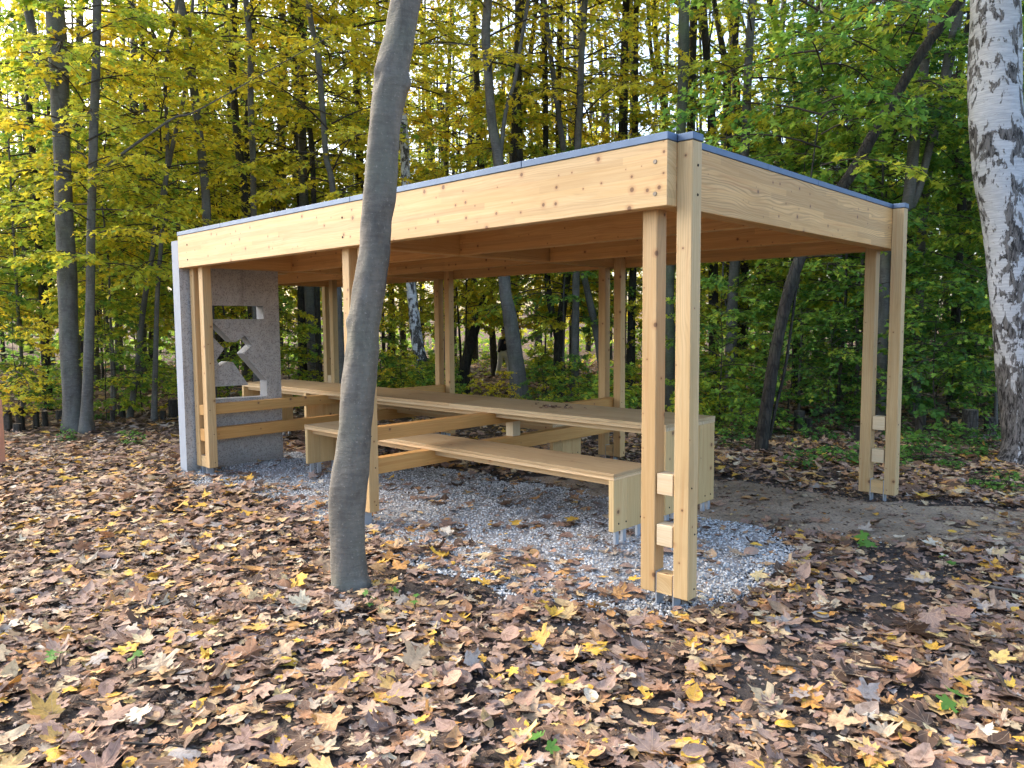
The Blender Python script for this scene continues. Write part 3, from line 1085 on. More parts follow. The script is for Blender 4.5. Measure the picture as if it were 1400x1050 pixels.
# the leaning trunk in the foreground, modelled finer
def main_tree():
    edges = [(824, 449, 514), (808, 453, 510), (790, 453.5, 503.5), (760, 452.5, 500.5), (730, 452, 499.5), (700, 451, 499.5), (666, 452.5, 502), (633, 457, 505.5),
             (583, 463.5, 508.5), (537, 466.5, 512), (483, 473, 517.5), (447, 475.5, 518.5), (430, 478, 521), (393, 483, 526.5), (350, 490, 531.5), (317, 491.5, 534),
             (300, 493, 535), (267, 496.7, 540), (200, 501.7, 544), (150, 507, 551), (133, 509.5, 555), (112, 513, 560), (93, 515, 560), (57, 525, 566.7), (25, 531, 572), (0, 535, 577),
             (-60, 546, 586), (-160, 563, 597), (-300, 583, 611), (-480, 600, 622)]
    g = ground(480, 806)
    dep = depth_of(g)
    P = [at((a+b)/2, v, dep) for v, a, b in edges]
    R = [(b-a)/2*dep/F_PX for v, a, b in edges]
    base = np.array([P[1][0], P[1][1], float(ground_z(P[1][0], P[1][1]))])
    P[0][2] = base[2]-0.12
    R[0] *= 1.12
    R[1] *= 1.03
    root = empty('tree', base, 'smooth grey leaning tree trunk standing close in front of the pavilion', 'tree')
    PP, RR = catmull([p-base for p in P], R, 7)
    V, Fq = tube(PP, RR, 40, 0.0)
    # surface unevenness and scars
    s = V[:, 2]
    a = np.arctan2(V[:, 1]-np.interp(s, PP[:, 2], PP[:, 1]), V[:, 0]-np.interp(s, PP[:, 2], PP[:, 0]))
    cx = np.stack([np.interp(s, PP[:, 2], PP[:, i]) for i in (0, 1)], 1)
    rad_dir = V[:, :2]-cx
    rl = np.linalg.norm(rad_dir, axis=1)[:, None]+1e-6
    nd = rad_dir/rl
    bump = 0.004*np.sin(3*a+s*2.1)+0.003*np.sin(5*a-s*3.7+1)+0.0025*np.sin(2*a+s*9)+0.0015*np.sin(s*31+3*np.sin(a*2))
    ca = math.atan2(-FWD[1], -FWD[0])
    def knob(u, v, amp, sa, sz, da):
        z = (at(u, v, dep)-base)[2]
        dd = np.angle(np.exp(1j*(a-(ca+da))))
        return amp*np.exp(-(dd/sa)**2-((s-z)/sz)**2)
    bump += knob(555, 118, 0.02, 0.35, 0.04, 1.35)+knob(521, 100, 0.018, 0.3, 0.05, -0.9)-knob(523, 108, 0.016, 0.12, 0.05, -0.75)
    bump += knob(480, 440, 0.016, 0.4, 0.05, -1.2)+knob(525, 345, 0.012, 0.35, 0.06, 1.2)+knob(512, 414, 0.008, 0.35, 0.015, 0.1)
    bump += knob(488, 760, 0.008, 0.1, 0.03, 0.6)-knob(484, 760, 0.008, 0.06, 0.02, 0.5)
    V[:, :2] += nd*bump[:, None]
    me = np_mesh('trunk', V, [Fq], [M['bark_smooth']], smooth=True)
    obj('trunk', me, root)
    c = obj('crown', CROWN_TALL[1], root, (PP[-1][0]*0.9, PP[-1][1]*0.9, 2.2))
    set_leafcol(c, 0.6, 0.5)
    return root


main_tree()


def big_birch():
    edges = [(640, 1366, 1450), (628, 1372, 1447), (600, 1375, 1440), (550, 1372.5, 1433), (500, 1367, 1427), (450, 1362, 1421), (400, 1357.5, 1415), (350, 1353, 1409), (300, 1345.5, 1404),
             (233, 1334, 1397), (167, 1329, 1394), (100, 1328, 1391), (0, 1329, 1390), (-100, 1330, 1388), (-220, 1336, 1387), (-380, 1345, 1387)]
    g = ground(1408, 632)
    dep = depth_of(g)
    P = [at((a+b)/2, v, dep) for v, a, b in edges]
    R = [(b-a)/2*dep/F_PX for v, a, b in edges]
    base = np.array([P[1][0], P[1][1], float(ground_z(P[1][0], P[1][1]))])
    P[0][2] = base[2]-0.2
    R[0] *= 1.2
    root = empty('birch_tree', base, 'thick white birch trunk with black fissured bark at the right edge', 'tree')
    PP, RR = catmull([p-base for p in P], R, 8)
    V, Fq = tube(PP, RR, 36, 0.035, 5)
    # root flare
    s = V[:, 2]
    cxy = np.stack([np.interp(s, PP[:, 2], PP[:, i]) for i in (0, 1)], 1)
    dv = V[:, :2]-cxy
    a = np.arctan2(dv[:, 1], dv[:, 0])
    V[:, :2] = cxy+dv*(1+(0.30*np.maximum(np.cos(3*a+0.4), 0)+0.1)*np.exp(-np.maximum(s, 0)/0.16))[:, None]
    obj('trunk', np_mesh('trunk', V, [Fq], [M['birch']], smooth=True), root)
    c = obj('crown', CROWN_TALL[2], root, (PP[-1][0], PP[-1][1], 1.8))
    set_leafcol(c, 0.5, 0.5)


big_birch()

traced('thick straight grey trunk at the left, right behind the fallen leaves', [(103, 588, 34), (101, 560, 27), (97, 500, 25), (93, 420, 24), (90, 340, 23), (86, 260, 22), (83, 170, 21), (80, 90, 24), (75, 0, 24)],
       None, 'bark_grey', crown=0.2, col=(0.55, 0.5), forks=[[(83, 150, 12), (66, 110, 11), (50, 75, 12), (44, 40, 12), (36, 0, 12)]], seed=1)
traced('slim grey trunk close beside the thick trunk at the left', [(119, 590, 22), (119, 560, 15), (121, 500, 13), (123, 420, 12), (124, 330, 11), (126, 250, 10), (128, 180, 12), (131, 100, 11), (133, 0, 10)],
       None, 'bark_grey', low=0.5, col=(0.55, 0.5), forks=[[(126, 243, 4.5), (165, 212, 4), (205, 183, 3.5), (240, 160, 3), (268, 152, 2)]], seed=2)
traced('thin curved grey stem bending to the right, left of the concrete slab', [(177, 572, 10), (182, 540, 8), (190, 480, 7), (196, 420, 7), (208, 350, 6.5), (214, 300, 6), (226, 250, 6), (238, 190, 5.5), (252, 130, 5), (258, 60, 5), (264, 0, 4)],
       None, 'bark_grey', low=0.6, col=(0.6, 0.5), seed=3, top=7)
traced('thin upright stem between the curved stem and the concrete slab', [(211, 555, 8), (213, 480, 6.5), (216, 390, 6), (224, 290, 5.5), (229, 200, 5), (226, 100, 5), (238, 30, 4.5), (242, 0, 4)],
       14.5, 'bark_grey', low=0.8, col=(0.6, 0.5), seed=4, top=7)
traced('dark slender trunk at the far left behind the row of stumps', [(66, 560, 13), (62, 480, 11), (58, 400, 10), (52, 320, 9), (48, 250, 9), (40, 150, 8), (34, 60, 8), (30, 0, 7)],
       16.5, 'bark_dark', crown=0.0, col=(0.5, 0.6), forks=[[(60, 440, 7), (68, 380, 7), (72, 330, 6), (70, 260, 6)]], seed=5)
traced('pale grey slanting trunk rising behind the left end of the front beam', [(290, 540, 13), (283, 307, 11.5), (279, 240, 11), (272, 180, 11), (262, 100, 11), (252, 30, 11), (246, 0, 11)],
       15.0, 'bark_grey', crown=0.6, col=(0.58, 0.5), seed=6)
traced('dark rough trunk behind the front beam, right of the pale slanting trunk', [(352, 540, 14), (337, 300, 11), (330, 230, 11), (321, 150, 10.5), (318, 80, 10), (320, 0, 10)],
       17.0, 'bark_dark', crown=0.0, col=(0.62, 0.5), seed=7)
traced('slender pale trunk almost touching the dark rough trunk behind the beam', [(352, 540, 11), (347, 295, 8.5), (346, 220, 8.5), (343, 140, 8), (342, 60, 8), (336, 0, 8)],
       15.5, 'bark_grey', crown=0.8, col=(0.6, 0.5), seed=8)
traced('slim grey trunk curving up just left of the leaning foreground trunk', [(468, 520, 10), (456, 272, 8.5), (446, 215, 8), (441, 150, 8), (435, 80, 8), (427, 40, 7.5), (421, 0, 7)],
       15.0, 'bark_grey', low=1.2, col=(0.66, 0.4), seed=9, forks=[[(432, 38, 3), (470, 45, 3), (515, 58, 2.5)]])
traced('dark trunk behind the beam, midway between the pale trunk and the foreground trunk', [(414, 520, 13), (411, 240, 11), (407, 150, 10.5), (404, 70, 10), (400, 0, 10)],
       19.0, 'bark_dark', crown=-0.5, col=(0.62, 0.4), seed=10, forks=[[(410, 200, 6), (395, 170, 5), (383, 140, 5)]])
traced('wavy dark stem just right of the dark trunk behind the beam', [(437, 520, 9), (428, 238, 7), (424, 180, 7), (416, 130, 7), (414, 60, 7), (405, 0, 7)],
       18.0, 'bark_dark', crown=0.2, col=(0.66, 0.4), seed=11)
traced('grey trunk seen under the roof at the middle and again above it', [(712, 548, 26), (706, 500, 22), (697, 430, 19), (690, 385, 17), (682, 230, 15), (673, 170, 13), (668, 110, 12), (664, 50, 12), (667, 0, 12)],
       15.2, 'bark_grey', crown=0.4, col=(0.68, 0.4), forks=[[(684, 215, 6), (692, 150, 5.5), (704, 110, 5), (712, 60, 5), (722, 0, 5)]], seed=12)
traced('slender white birch seen under the roof beyond the table', [(578, 505, 22), (573, 480, 17), (568, 450, 15), (565, 420, 14), (562, 390, 13.5), (557, 300, 13), (553, 200, 12)],
       17.5, 'birch_far', crown=1.0, col=(0.6, 0.4), seed=13, name='birch_tree')
traced('dark leaning trunk under the roof just left of the middle back posts', [(633, 515, 16), (641, 480, 14), (651, 445, 12), (664, 405, 11), (674, 375, 10), (690, 300, 10)],
       19.5, 'bark_dark', crown=0.4, col=(0.6, 0.4), seed=14)
traced('dark tree with two stems seen under the roof beyond the table', [(765, 520, 18), (764, 480, 15), (768, 430, 12), (774, 385, 11), (781, 300, 10), (788, 200, 9)],
       18.0, 'bark_dark', crown=0.4, col=(0.5, 0.5), forks=[[(764, 470, 10), (755, 430, 9), (749, 390, 9), (744, 300, 8), (746, 200, 8), (745, 90, 8), (742, 0, 7)]], seed=15)
traced('grey trunk leaning left, seen under the roof beside the middle back posts', [(826, 525, 12), (818, 470, 10.5), (808, 420, 9.5), (798, 375, 9), (788, 310, 8), (770, 200, 8)],
       17.0, 'bark_grey', crown=0.5, col=(0.6, 0.4), seed=16)
traced('dark upright trunk between the middle back posts and the near corner posts', [(862, 530, 13), (863, 450, 11), (865, 380, 10), (867, 300, 9), (868, 200, 9), (869, 100, 8)],
       18.0, 'bark_dark', crown=0.0, col=(0.55, 0.4), seed=17)
traced('mossy straight trunk rising just above the near roof corner', [(917, 560, 16), (916, 500, 14), (916, 365, 13.5), (931, 180, 13.5), (934, 90, 14.5), (935, 0, 15)],
       15.0, 'bark_green', crown=0.0, col=(0.6, 0.4), seed=18)
traced('grey trunk seen above the right beam, nearest to the corner', [(999, 560, 17), (1000, 467, 15), (1004, 370, 14), (1018, 210, 12), (1021, 140, 11.5), (1024, 70, 11), (1029, 0, 10.5)],
       15.5, 'bark_grey', crown=0.4, col=(0.5, 0.5), seed=19)
traced('dark many forked trunk behind the roof, left of the grey trunk above the right beam', [(1004, 540, 14), (999, 330, 12), (994, 150, 11), (993, 100, 10), (985, 50, 8), (976, 0, 7)],
       20.0, 'bark_dark', crown=0.0, col=(0.6, 0.4), forks=[[(994, 110, 7), (1002, 60, 6), (1009, 0, 6)], [(995, 130, 6), (975, 100, 5), (962, 60, 5), (955, 0, 4)]], seed=20)
traced('dark trunk with a wide fork above the right beam', [(1090, 520, 14), (1088, 330, 12), (1087, 190, 11), (1089, 130, 10), (1078, 90, 9), (1066, 55, 8), (1052, 0, 8)],
       20.0, 'bark_dark', crown=0.0, col=(0.42, 0.5), forks=[[(1089, 135, 8), (1101, 105, 8), (1108, 60, 8), (1121, 0, 8)]], seed=21)
traced('slender white birch far back above the right beam', [(1148, 520, 16), (1139, 180, 14), (1137, 110, 13), (1132, 50, 13), (1128, 0, 13)],
       18.5, 'birch_far', crown=0.6, col=(0.45, 0.5), seed=22, name='birch_tree')
traced('dark mossy trunk leaning far to the right behind the pavilion', [(1041, 617, 19), (1043, 590, 17), (1050, 540, 16), (1064, 460, 16), (1087, 370, 16), (1120, 300, 16), (1165, 236, 16), (1195, 182, 15), (1225, 132, 14), (1262, 68, 13), (1310, 5, 12)],
       None, 'bark_dark', low=1.6, col=(0.32, 0.5), forks=[[(1052, 600, 5), (1060, 560, 5), (1072, 510, 4), (1080, 460, 4)]], seed=23)
traced('twin stemmed grey trunk seen through the far right post pair', [(1200, 600, 18), (1203, 560, 15), (1211, 350, 15), (1230, 300, 16), (1241, 277, 16), (1250, 190, 14), (1261, 110, 12), (1270, 50, 11), (1281, 0, 10)],
       12.6, 'bark_grey', low=2.6, col=(0.35, 0.5), forks=[[(1236, 300, 11), (1252, 270, 11), (1263, 233, 10.5), (1285, 133, 10), (1299, 60, 9.5), (1313, 0, 9)]], seed=24)
traced('grey trunk just right of the far right post pair', [(1250, 600, 15), (1252, 520, 13), (1255, 440, 12.5), (1258, 350, 12), (1263, 290, 11), (1275, 200, 9), (1297, 100, 8)],
       14.0, 'bark_grey', crown=0.0, col=(0.35, 0.5), seed=25)
traced('dark thin trunk behind the white birch at the right edge', [(1410, 560, 13), (1402, 300, 11), (1396, 150, 10), (1393, 60, 9), (1390, 0, 9)],
       15.5, 'bark_dark', crown=0.4, col=(0.4, 0.5), seed=26)
traced('thin dark trunk above the middle of the front beam', [(786, 520, 11), (790, 205, 9.5), (793, 150, 9), (795, 80, 8.5), (800, 0, 8)],
       16.5, 'bark_grey', crown=0.2, col=(0.7, 0.4), seed=27)
traced('dark slender trunk high above the front beam near the roof corner', [(914, 520, 10), (908, 160, 8), (898, 70, 7.5), (893, 0, 7)],
       21.0, 'bark_dark', crown=0.0, col=(0.66, 0.4), forks=[[(905, 140, 5), (890, 70, 6), (886, 0, 6)]], seed=28)
traced('brownish trunk right above the near corner post', [(976, 520, 14), (973, 165, 11), (967, 90, 10), (963, 30, 9), (961, 0, 9)],
       18.5, 'bark_dark', crown=0.2, col=(0.58, 0.4), seed=29)
traced('thin dark trunk between the wide fork and the leaning trunk at the right', [(1184, 540, 12), (1190, 300, 10), (1232, 160, 9), (1245, 60, 8), (1252, 0, 8)],
       17.5, 'bark_dark', crown=-0.4, col=(0.36, 0.5), seed=30)
traced('dark bent trunk right of the twin stemmed trunk', [(1300, 560, 13), (1312, 330, 11), (1315, 240, 10), (1300, 180, 8), (1312, 90, 7), (1330, 0, 7)],
       16.0, 'bark_dark', crown=-0.6, col=(0.4, 0.5), seed=31)

# ------------------------------------------------------------------ filler trees of the wood (repeats sharing meshes)
GF = np.random.default_rng(23)


def stem_mesh(h, r, seed):
    g = np.random.default_rng(seed)
    z = np.linspace(-0.2, h, 7)
    P = np.stack([np.cumsum(g.normal(0, 0.05, 7))*h/6, np.cumsum(g.normal(0, 0.05, 7))*h/6, z], 1)
    P[:, :2] -= P[1, :2]
    R = r*(1-0.75*np.linspace(0, 1, 7))
    R[0] *= 1.3
    return P, R


STEM_TALL = [trunk_mesh('trunk', *stem_mesh(13.5, 0.13, 40+i), M['bark_dark' if i % 2 else 'bark_grey'], 9, 0.05, i, 3) for i in range(4)]
STEM_UNDER = [trunk_mesh('trunk', *stem_mesh(6.2, 0.035, 50+i), M['bark_dark' if i % 2 else 'bark_grey'], 7, 0.04, i, 3) for i in range(5)]
STEM_LOW = [trunk_mesh('trunk', *stem_mesh(3.0, 0.018, 60+i), M['twig'], 6, 0.03, i, 3) for i in range(4)]


def zone(u):
    for a, w in ((235, 'left of the concrete slab'), (520, 'behind the left half of the pavilion'), (800, 'behind the middle of the pavilion'),
                 (1060, 'behind the near corner posts'), (1240, 'behind the right end of the pavilion')):
        if u < a:
            return w
    return 'behind the birch at the right'


def tone(u):
    return float(np.interp(u, [0, 200, 420, 650, 800, 920, 1000, 1100, 1250, 1400], [0.53, 0.54, 0.63, 0.60, 0.70, 0.66, 0.56, 0.36, 0.33, 0.42]))-0.05


def colourword(t):
    return 'green' if t < 0.4 else ('yellow green' if t < 0.57 else 'golden yellow')


PLACED = []


def ok_spot(p, gap):
    x, y = p[0], p[1]
    if -11.5 < x < 1.2 and -1.5 < y < 5.3:
        return False
    for q in PLACED:
        if (q[0]-x)**2+(q[1]-y)**2 < gap*gap:
            return False
    return True


def min_depth(u):
    return float(np.interp(u, [0, 200, 500, 700, 950, 1200, 1400], [13.8, 14.0, 14.5, 13.6, 11.6, 11.4, 10.8]))


def plant(kind, u, depth, crowns, stems, word, cat, group, s, t, spread, partname='crown'):
    p = CAM+ray(u, 470)*depth
    p[2] = float(ground_z(p[0], p[1]))
    if not ok_spot(p, 0.5 if cat != 'plant' else 0.15):
        return None
    PLACED.append(p)
    k = int(GF.integers(0, len(crowns)))
    lab = '%s %s, %s' % (colourword(t), word, zone(u))
    root = empty(kind, p, lab, cat, group)
    root.rotation_euler = (0, 0, GF.uniform(0, 6.28))
    root.scale = (s, s, s*GF.uniform(0.9, 1.1))
    if stems:
        obj('trunk', stems[k % len(stems)], root)
    c = obj(partname, crowns[k], root)
    set_leafcol(c, t+GF.normal(0, 0.05), spread)
    return root


def open_view(u, d):
    # the gap under the roof looks deep into the wood
    return 530 < u < 900 and d < 20


for i in range(46):      # tall ones, deep in the wood
    u = GF.uniform(-250, 1650) if i < 30 else GF.uniform(-150, 560)
    d = GF.uniform(18, 36)
    plant('forest_tree', u, d, CROWN_TALL, STEM_TALL, 'tall slender tree deep in the wood', 'tree', 'tall slender trees deep in the wood', GF.uniform(0.85, 1.25), tone(u), 0.55)
for i in range(84):      # bare poles whose crowns start high
    u = GF.uniform(-200, 1600)
    d = GF.uniform(17, 38)
    r_ = plant('forest_tree', u, d, CROWN_UNDER, STEM_TALL, 'bare stemmed tree deep in the wood', 'tree', 'bare stemmed trees deep in the wood', 1.0, tone(u), 0.55)
    if r_:
        q = GF.uniform(0.5, 1.1)
        r_.scale = (q, q, GF.uniform(0.95, 1.15))
        r_.children[1].location = (0, 0, 4.6)
for i in range(66):     # leafy understorey
    u = GF.uniform(-220, 1620)
    d = min_depth(u)+abs(GF.normal(0, 1))*7.5+1.2
    if 225 < u < 530 or 900 < u < 1040:
        d += 3.0
    if 650 < u < 730 and d < 28:
        continue
    if open_view(u, d) or (1060 < u < 1330 and d < 15 and GF.uniform() < 0.6):
        continue
    plant('young_maple', u, d, CROWN_UNDER, STEM_UNDER, 'young maple in the wood', 'tree', 'young maples filling the wood', GF.uniform(0.8, 1.3), tone(u), 0.55)
for i in range(34):      # saplings
    u = GF.uniform(-200, 1600)
    d = min_depth(u)+abs(GF.normal(0, 1))*5.5+0.2
    if open_view(u, d-2):
        continue
    plant('maple_sapling', u, d, CROWN_LOW, STEM_LOW, 'maple sapling', 'tree', 'maple saplings at the edge of the wood', GF.uniform(0.55, 1.0), tone(u)-0.10, 0.6)
for u, d, s_, t_ in ((548, 15.2, 0.40, 0.55), (590, 15.6, 0.36, 0.48), (655, 14.6, 0.30, 0.58), (690, 14.2, 0.28, 0.60), (742, 14.4, 0.36, 0.24), (790, 14.2, 0.40, 0.22), (520, 15.4, 0.5, 0.5),
                     (985, 12.6, 0.8, 0.30), (1020, 12.2, 0.7, 0.36), (1120, 13.6, 0.6, 0.25), (1165, 14.0, 0.6, 0.22), (1255, 13.6, 0.6, 0.2), (1300, 13.9, 0.65, 0.2), (1345, 13.8, 0.55, 0.22),
                     (395, 17.0, 0.8, 0.55), (435, 16.4, 0.6, 0.5), (150, 14.6, 0.6, 0.46), (190, 15.2, 0.7, 0.4), (20, 13.4, 0.7, 0.62)):
    plant('maple_sapling', u, d, CROWN_LOW, STEM_LOW, 'maple sapling', 'tree', 'maple saplings at the edge of the wood', s_, t_, 0.45)
for u, d, s_, t_ in ((770, 17.2, 0.85, 0.28), (725, 18.4, 0.8, 0.42), (640, 19.0, 0.85, 0.62), (600, 20.5, 0.9, 0.62), (1150, 13.2, 0.95, 0.30), (1085, 14.0, 0.9, 0.42), (830, 19.0, 0.8, 0.5)):
    plant('young_maple', u, d, CROWN_UNDER, STEM_UNDER, 'young maple in the wood', 'tree', 'young maples filling the wood', s_, t_, 0.45)
for i in range(170):      # shrubs
    u = GF.uniform(-150, 1560)
    d = min_depth(u)+abs(GF.normal(0, 1))*4.2
    if i >= 120:
        u, d = GF.uniform(480, 1350), GF.uniform(19, 34)
    if (u > 1050 and d < 13.6) or (u < 250 and d < 14.6) or (620 < u < 730 and d < 18) or (645 < u < 720 and d < 28):
        continue
    plant('shrub', u, d, CROWN_SHRUB, None, 'low shrub on the woodland floor', 'shrub', 'low shrubs on the woodland floor', GF.uniform(0.4, 1.0), tone(u)-0.18, 0.6, 'foliage')


# ------------------------------------------------------------------ far wood as one mass
def far_wood():
    g = np.random.default_rng(77)
    n = 46000
    u = g.uniform(-900, 2300, n)
    d = g.uniform(34, 62, n)
    P = CAM+(FWD[None]*1.0+RT[None]*((u-700)/F_PX)[:, None])*d[:, None]
    gz = ground_z(P[:, 0], P[:, 1])
    hh = g.uniform(0, 1, n)**1.5*15
    # clumps
    cl = np.sin(P[:, 0]*0.9+3*np.sin(hh*0.4))+np.sin(P[:, 1]*1.1+hh*0.7)+np.sin(hh*1.3+P[:, 0]*0.3)
    keep = (cl+g.normal(0, 0.7, n) > -0.4)
    P[:, 2] = gz+hh
    P, u2 = P[keep], u[keep]
    m = len(P)
    dirs = g.normal(0, 1, (m, 3))
    nor = np.array([0, 0, 1])+g.normal(0, 0.6, (m, 3))
    R = frames(dirs, nor)
    siz = g.uniform(0.22, 0.42, m)
    V, t3, t4, o3, o4, uv = scatter(TREE_LEAF[:2], P, R, siz, g.integers(0, 2, m))
    tn = np.interp(u2, [0, 420, 800, 920, 1100, 1400], [0.45, 0.50, 0.56, 0.52, 0.34, 0.36])+g.normal(0, 0.1, m)-0.18*np.exp(-hh[keep]/2.5)  # low leaves shifted darker and greener, canopy shade put into their tone
    parts = []
    for k in range(190):
        uu, dd = g.uniform(-700, 2100), g.uniform(33, 60)
        b = CAM+(FWD+RT*((uu-700)/F_PX))*dd
        b[2] = ground_z(b[0], b[1])-0.2
        lean = g.normal(0, 0.8, 2)
        t = np.linspace(0, 1, 5)
        Q = b+np.stack([lean[0]*t*t, lean[1]*t*t, 17*t], 1)
        parts.append(tube(Q, (0.17-0.1*t)*g.uniform(0.5, 1.3), 6))
    lv, lf = join(parts)
    me = np_mesh('far_wood', np.concatenate([V, lv]), [t3, lf+len(V)], [M['leaf'], M['bark_dark']], [0, 1],
                 {'rnd': ('FACE', np.concatenate([np.clip(tn[o3], 0, 1), np.zeros(len(lf))]))})
    o = obj('far_wood', me)
    o.color = (0.5, 1.0, 0, 1)
    tag(o, 'far off autumn wood of thin trunks and yellow leaves', 'wood', kind='stuff')


far_wood()


# ------------------------------------------------------------------ stumps, log, sticks, seedlings
def stump(u0, u1, vtop, vbot, label, mat='stump_bark', seed=0, lean=0.0):
    g = ground((u0+u1)/2, vbot)
    d = depth_of(g)
    r = (u1-u0)/2*d/F_PX
    h = (vbot-vtop)*d/F_PX
    root = empty('tree_stump', g, label, 'stump', 'old stumps along the edge of the wood')
    t = np.linspace(0, 1, 7)
    P = np.stack([lean*t*h, np.zeros(7), -0.1+t*(h+0.1)], 1)
    R = r*(1.18-0.2*np.minimum(t*2.5, 1))
    V, Fq = tube(P, R, 18, 0.07, seed)
    obj('bark', np_mesh('bark', V, [Fq], [M[mat]], smooth=True), root)
    top = V[-18:]*[0.985, 0.985, 1]-[0, 0, 0.004]
    c = top.mean(0)+[0, 0, 0.006]
    Vt = np.concatenate([[c], top])
    i = np.arange(18)
    obj('cut_face', np_mesh('cut_face', Vt, [np.stack([np.zeros(18, int), 1+i, 1+(i+1) % 18], 1)], [M['cutwood']]), root)


STUMPS = [(19, 29, 579, 593, 'short pale stump nearest the reddish post at the left', 0), (24, 34, 557, 588, 'blackened upright stump just behind the short pale stump at the left', 0),
          (46, 54, 561, 587, 'thin grey stump, second right of the blackened stump at the left', 0.05), (58, 66, 564, 584, 'dark low stump between the thin grey stump and the thick trunk', -0.04),
          (7, 17, 561, 590, 'broad grey stump beside the reddish post at the left edge', 0), (78, 91, 561, 577, 'squat dark stump touching the foot of the thick left trunk', 0),
          (151, 158, 560, 577, 'small grey stump right of the slim trunk at the left', 0), (163, 173, 553, 570, 'tilted dark stump at the foot of the curved stem', -0.25),
          (219, 227, 561, 573, 'small dark stump a little left of the concrete slab', 0), (231, 243, 546, 571, 'tall dark stump partly hidden by the concrete slab', 0),
          (1085, 1099, 559, 591, 'tall grey stump behind the pavilion right of the leaning trunk', 0), (1099, 1110, 569, 591, 'dark stump leaning against the tall grey stump', 0),
          (1166, 1177, 580, 602, 'dark stump just left of the far right post pair', 0), (1251, 1265, 563, 597, 'brown stump just right of the far right post pair', 0),
          (1265, 1274, 583, 598, 'small black stump touching the brown stump at the right', 0), (1296, 1307, 570, 595, 'narrow black stump midway between the far posts and the birch', 0.05),
          (1315, 1335, 559, 601, 'thickest stump, with rough bark, left of the white birch', 0), (1346, 1360, 571, 599, 'grey stump close beside the foot of the white birch', 0)]
for i, (a, b, vt, vb, lab, ln) in enumerate(STUMPS):
    stump(a, b, vt, vb, lab, 'bark_dark' if 'black' in lab or 'dark' in lab else 'stump_bark', i, ln)

lg0, lg1 = ground(1126, 566), ground(1160, 563)
lroot = empty('log', (lg0+lg1)/2, 'dark log lying on the forest floor behind the right end of the pavilion', 'log')
q = np.array([lg0-(lg0+lg1)/2+[0, 0, 0.08]+(lg0-lg1)*0.6, [0, 0, 0.09], lg1-(lg0+lg1)/2+[0, 0, 0.1]])
V, Fq = tube(*catmull(q, [0.075, 0.08, 0.085], 5), 14, 0.05, 3)
obj('bark', np_mesh('bark', V, [Fq], [M['stump_bark']], smooth=True), lroot)
Ve = V[-14:]
obj('cut_face', np_mesh('cut_face', np.concatenate([[Ve.mean(0)], Ve]), [np.stack([np.zeros(14, int), 1+np.arange(14), 1+(np.arange(14)+1) % 14], 1)], [M['hole']]), lroot)


def stick(pts, wpx, label, mat='twig', seed=0):
    P = [ground(u, v) for u, v in pts]
    base = P[0]
    g = np.random.default_rng(seed)
    Q = [p-base+np.array([0, 0, 0.03+0.012*g.uniform()]) for p in P]
    r = wpx/2*depth_of(base)/F_PX
    QQ, RR = catmull(Q, [r*(1-0.45*i/(len(Q)-1)) for i in range(len(Q))], 6)
    V, Fq = tube(QQ, RR, 8, 0.12, seed)
    o = obj('stick', np_mesh('stick', V, [Fq], [M[mat]], smooth=True), None, base)
    tag(o, label, 'stick')


stick([(1352, 918), (1366, 934), (1380, 952), (1402, 966)], 7, 'dark crooked stick running out of the picture at the lower right', seed=1)
stick([(1172, 926), (1196, 928), (1228, 931)], 7, 'short thick dark stick among leaves at the lower right', seed=2)
stick([(1206, 983), (1230, 993), (1252, 996), (1270, 990)], 4, 'thin bent stick near the bottom right, below the thick dark stick', seed=3)
stick([(1178, 1010), (1184, 1000), (1187, 990)], 7, 'stubby grey stick pointing at the viewer at the bottom right', 'bark_grey', seed=4)
stick([(170, 1027), (205, 1028), (245, 1029), (280, 1031)], 4, 'long straight dark twig among leaves at the bottom left', seed=5)
stick([(708, 1012), (716, 1003), (730, 998), (746, 993)], 4, 'curved dark twig at the bottom centre', seed=6)
stick([(1345, 808), (1370, 813), (1402, 817)], 5, 'pale grey stick at the right edge on the dark soil', 'bark_grey', seed=7)
stick([(1066, 920), (1085, 924), (1106, 929)], 5, 'brown twig on bare soil right of the near corner posts', seed=8)
stick([(1128, 773), (1150, 768), (1172, 764)], 4, 'slim twig beside the green maple seedling', seed=9)
stick([(1000, 986), (1012, 992), (1030, 996)], 6, 'whitish birch twig at the bottom right of centre', 'birch_far', seed=10)
stick([(955, 1035), (958, 1026), (961, 1018)], 6, 'short peeling grey stick at the bottom edge right of centre', 'bark_grey', seed=11)


SEED_HI = [leaf_hi(OUT_HI, np.random.default_rng(900+i), 0.25) for i in range(3)]


def seedling(u, v, n, size, label, seed):
    g = np.random.default_rng(seed)
    b = ground(u, v)
    root = empty('maple_seedling', b, label, 'seedling')
    pos, dirs, nor, parts = [], [], [], []
    for i in range(n):
        a = g.uniform(0, 6.28)
        h = g.uniform(0.06, 0.13)
        end = np.array([math.cos(a)*size*0.7, math.sin(a)*size*0.7, h])
        parts.append(tube(np.array([[0, 0, -0.02], end*0.5+[0, 0, 0.03], end]), np.array([0.0025, 0.002, 0.0015]), 5))
        pos.append(end)
        dirs.append([math.cos(a), math.sin(a), -0.25])
        nor.append(np.array([0, 0, 1])-FWD*0.6+g.normal(0, 0.2, 3))
    pos, dirs, nor = map(np.array, (pos, dirs, nor))
    V, t3, t4, o3, o4, uv = scatter(SEED_HI, pos, frames(dirs, nor), np.full(n, size), g.integers(0, 3, n))
    c = obj('leaves', np_mesh('leaves', V, [t3, t4], [M['leaf']], [0, 0], {'rnd': ('FACE', np.full(len(t3)+len(t4), 0.5))}, smooth=True), root)
    set_leafcol(c, 0.16, 0.1)
    lv, lf = join(parts)
    obj('stem', np_mesh('stem', lv, [lf], [M['twig']]), root)


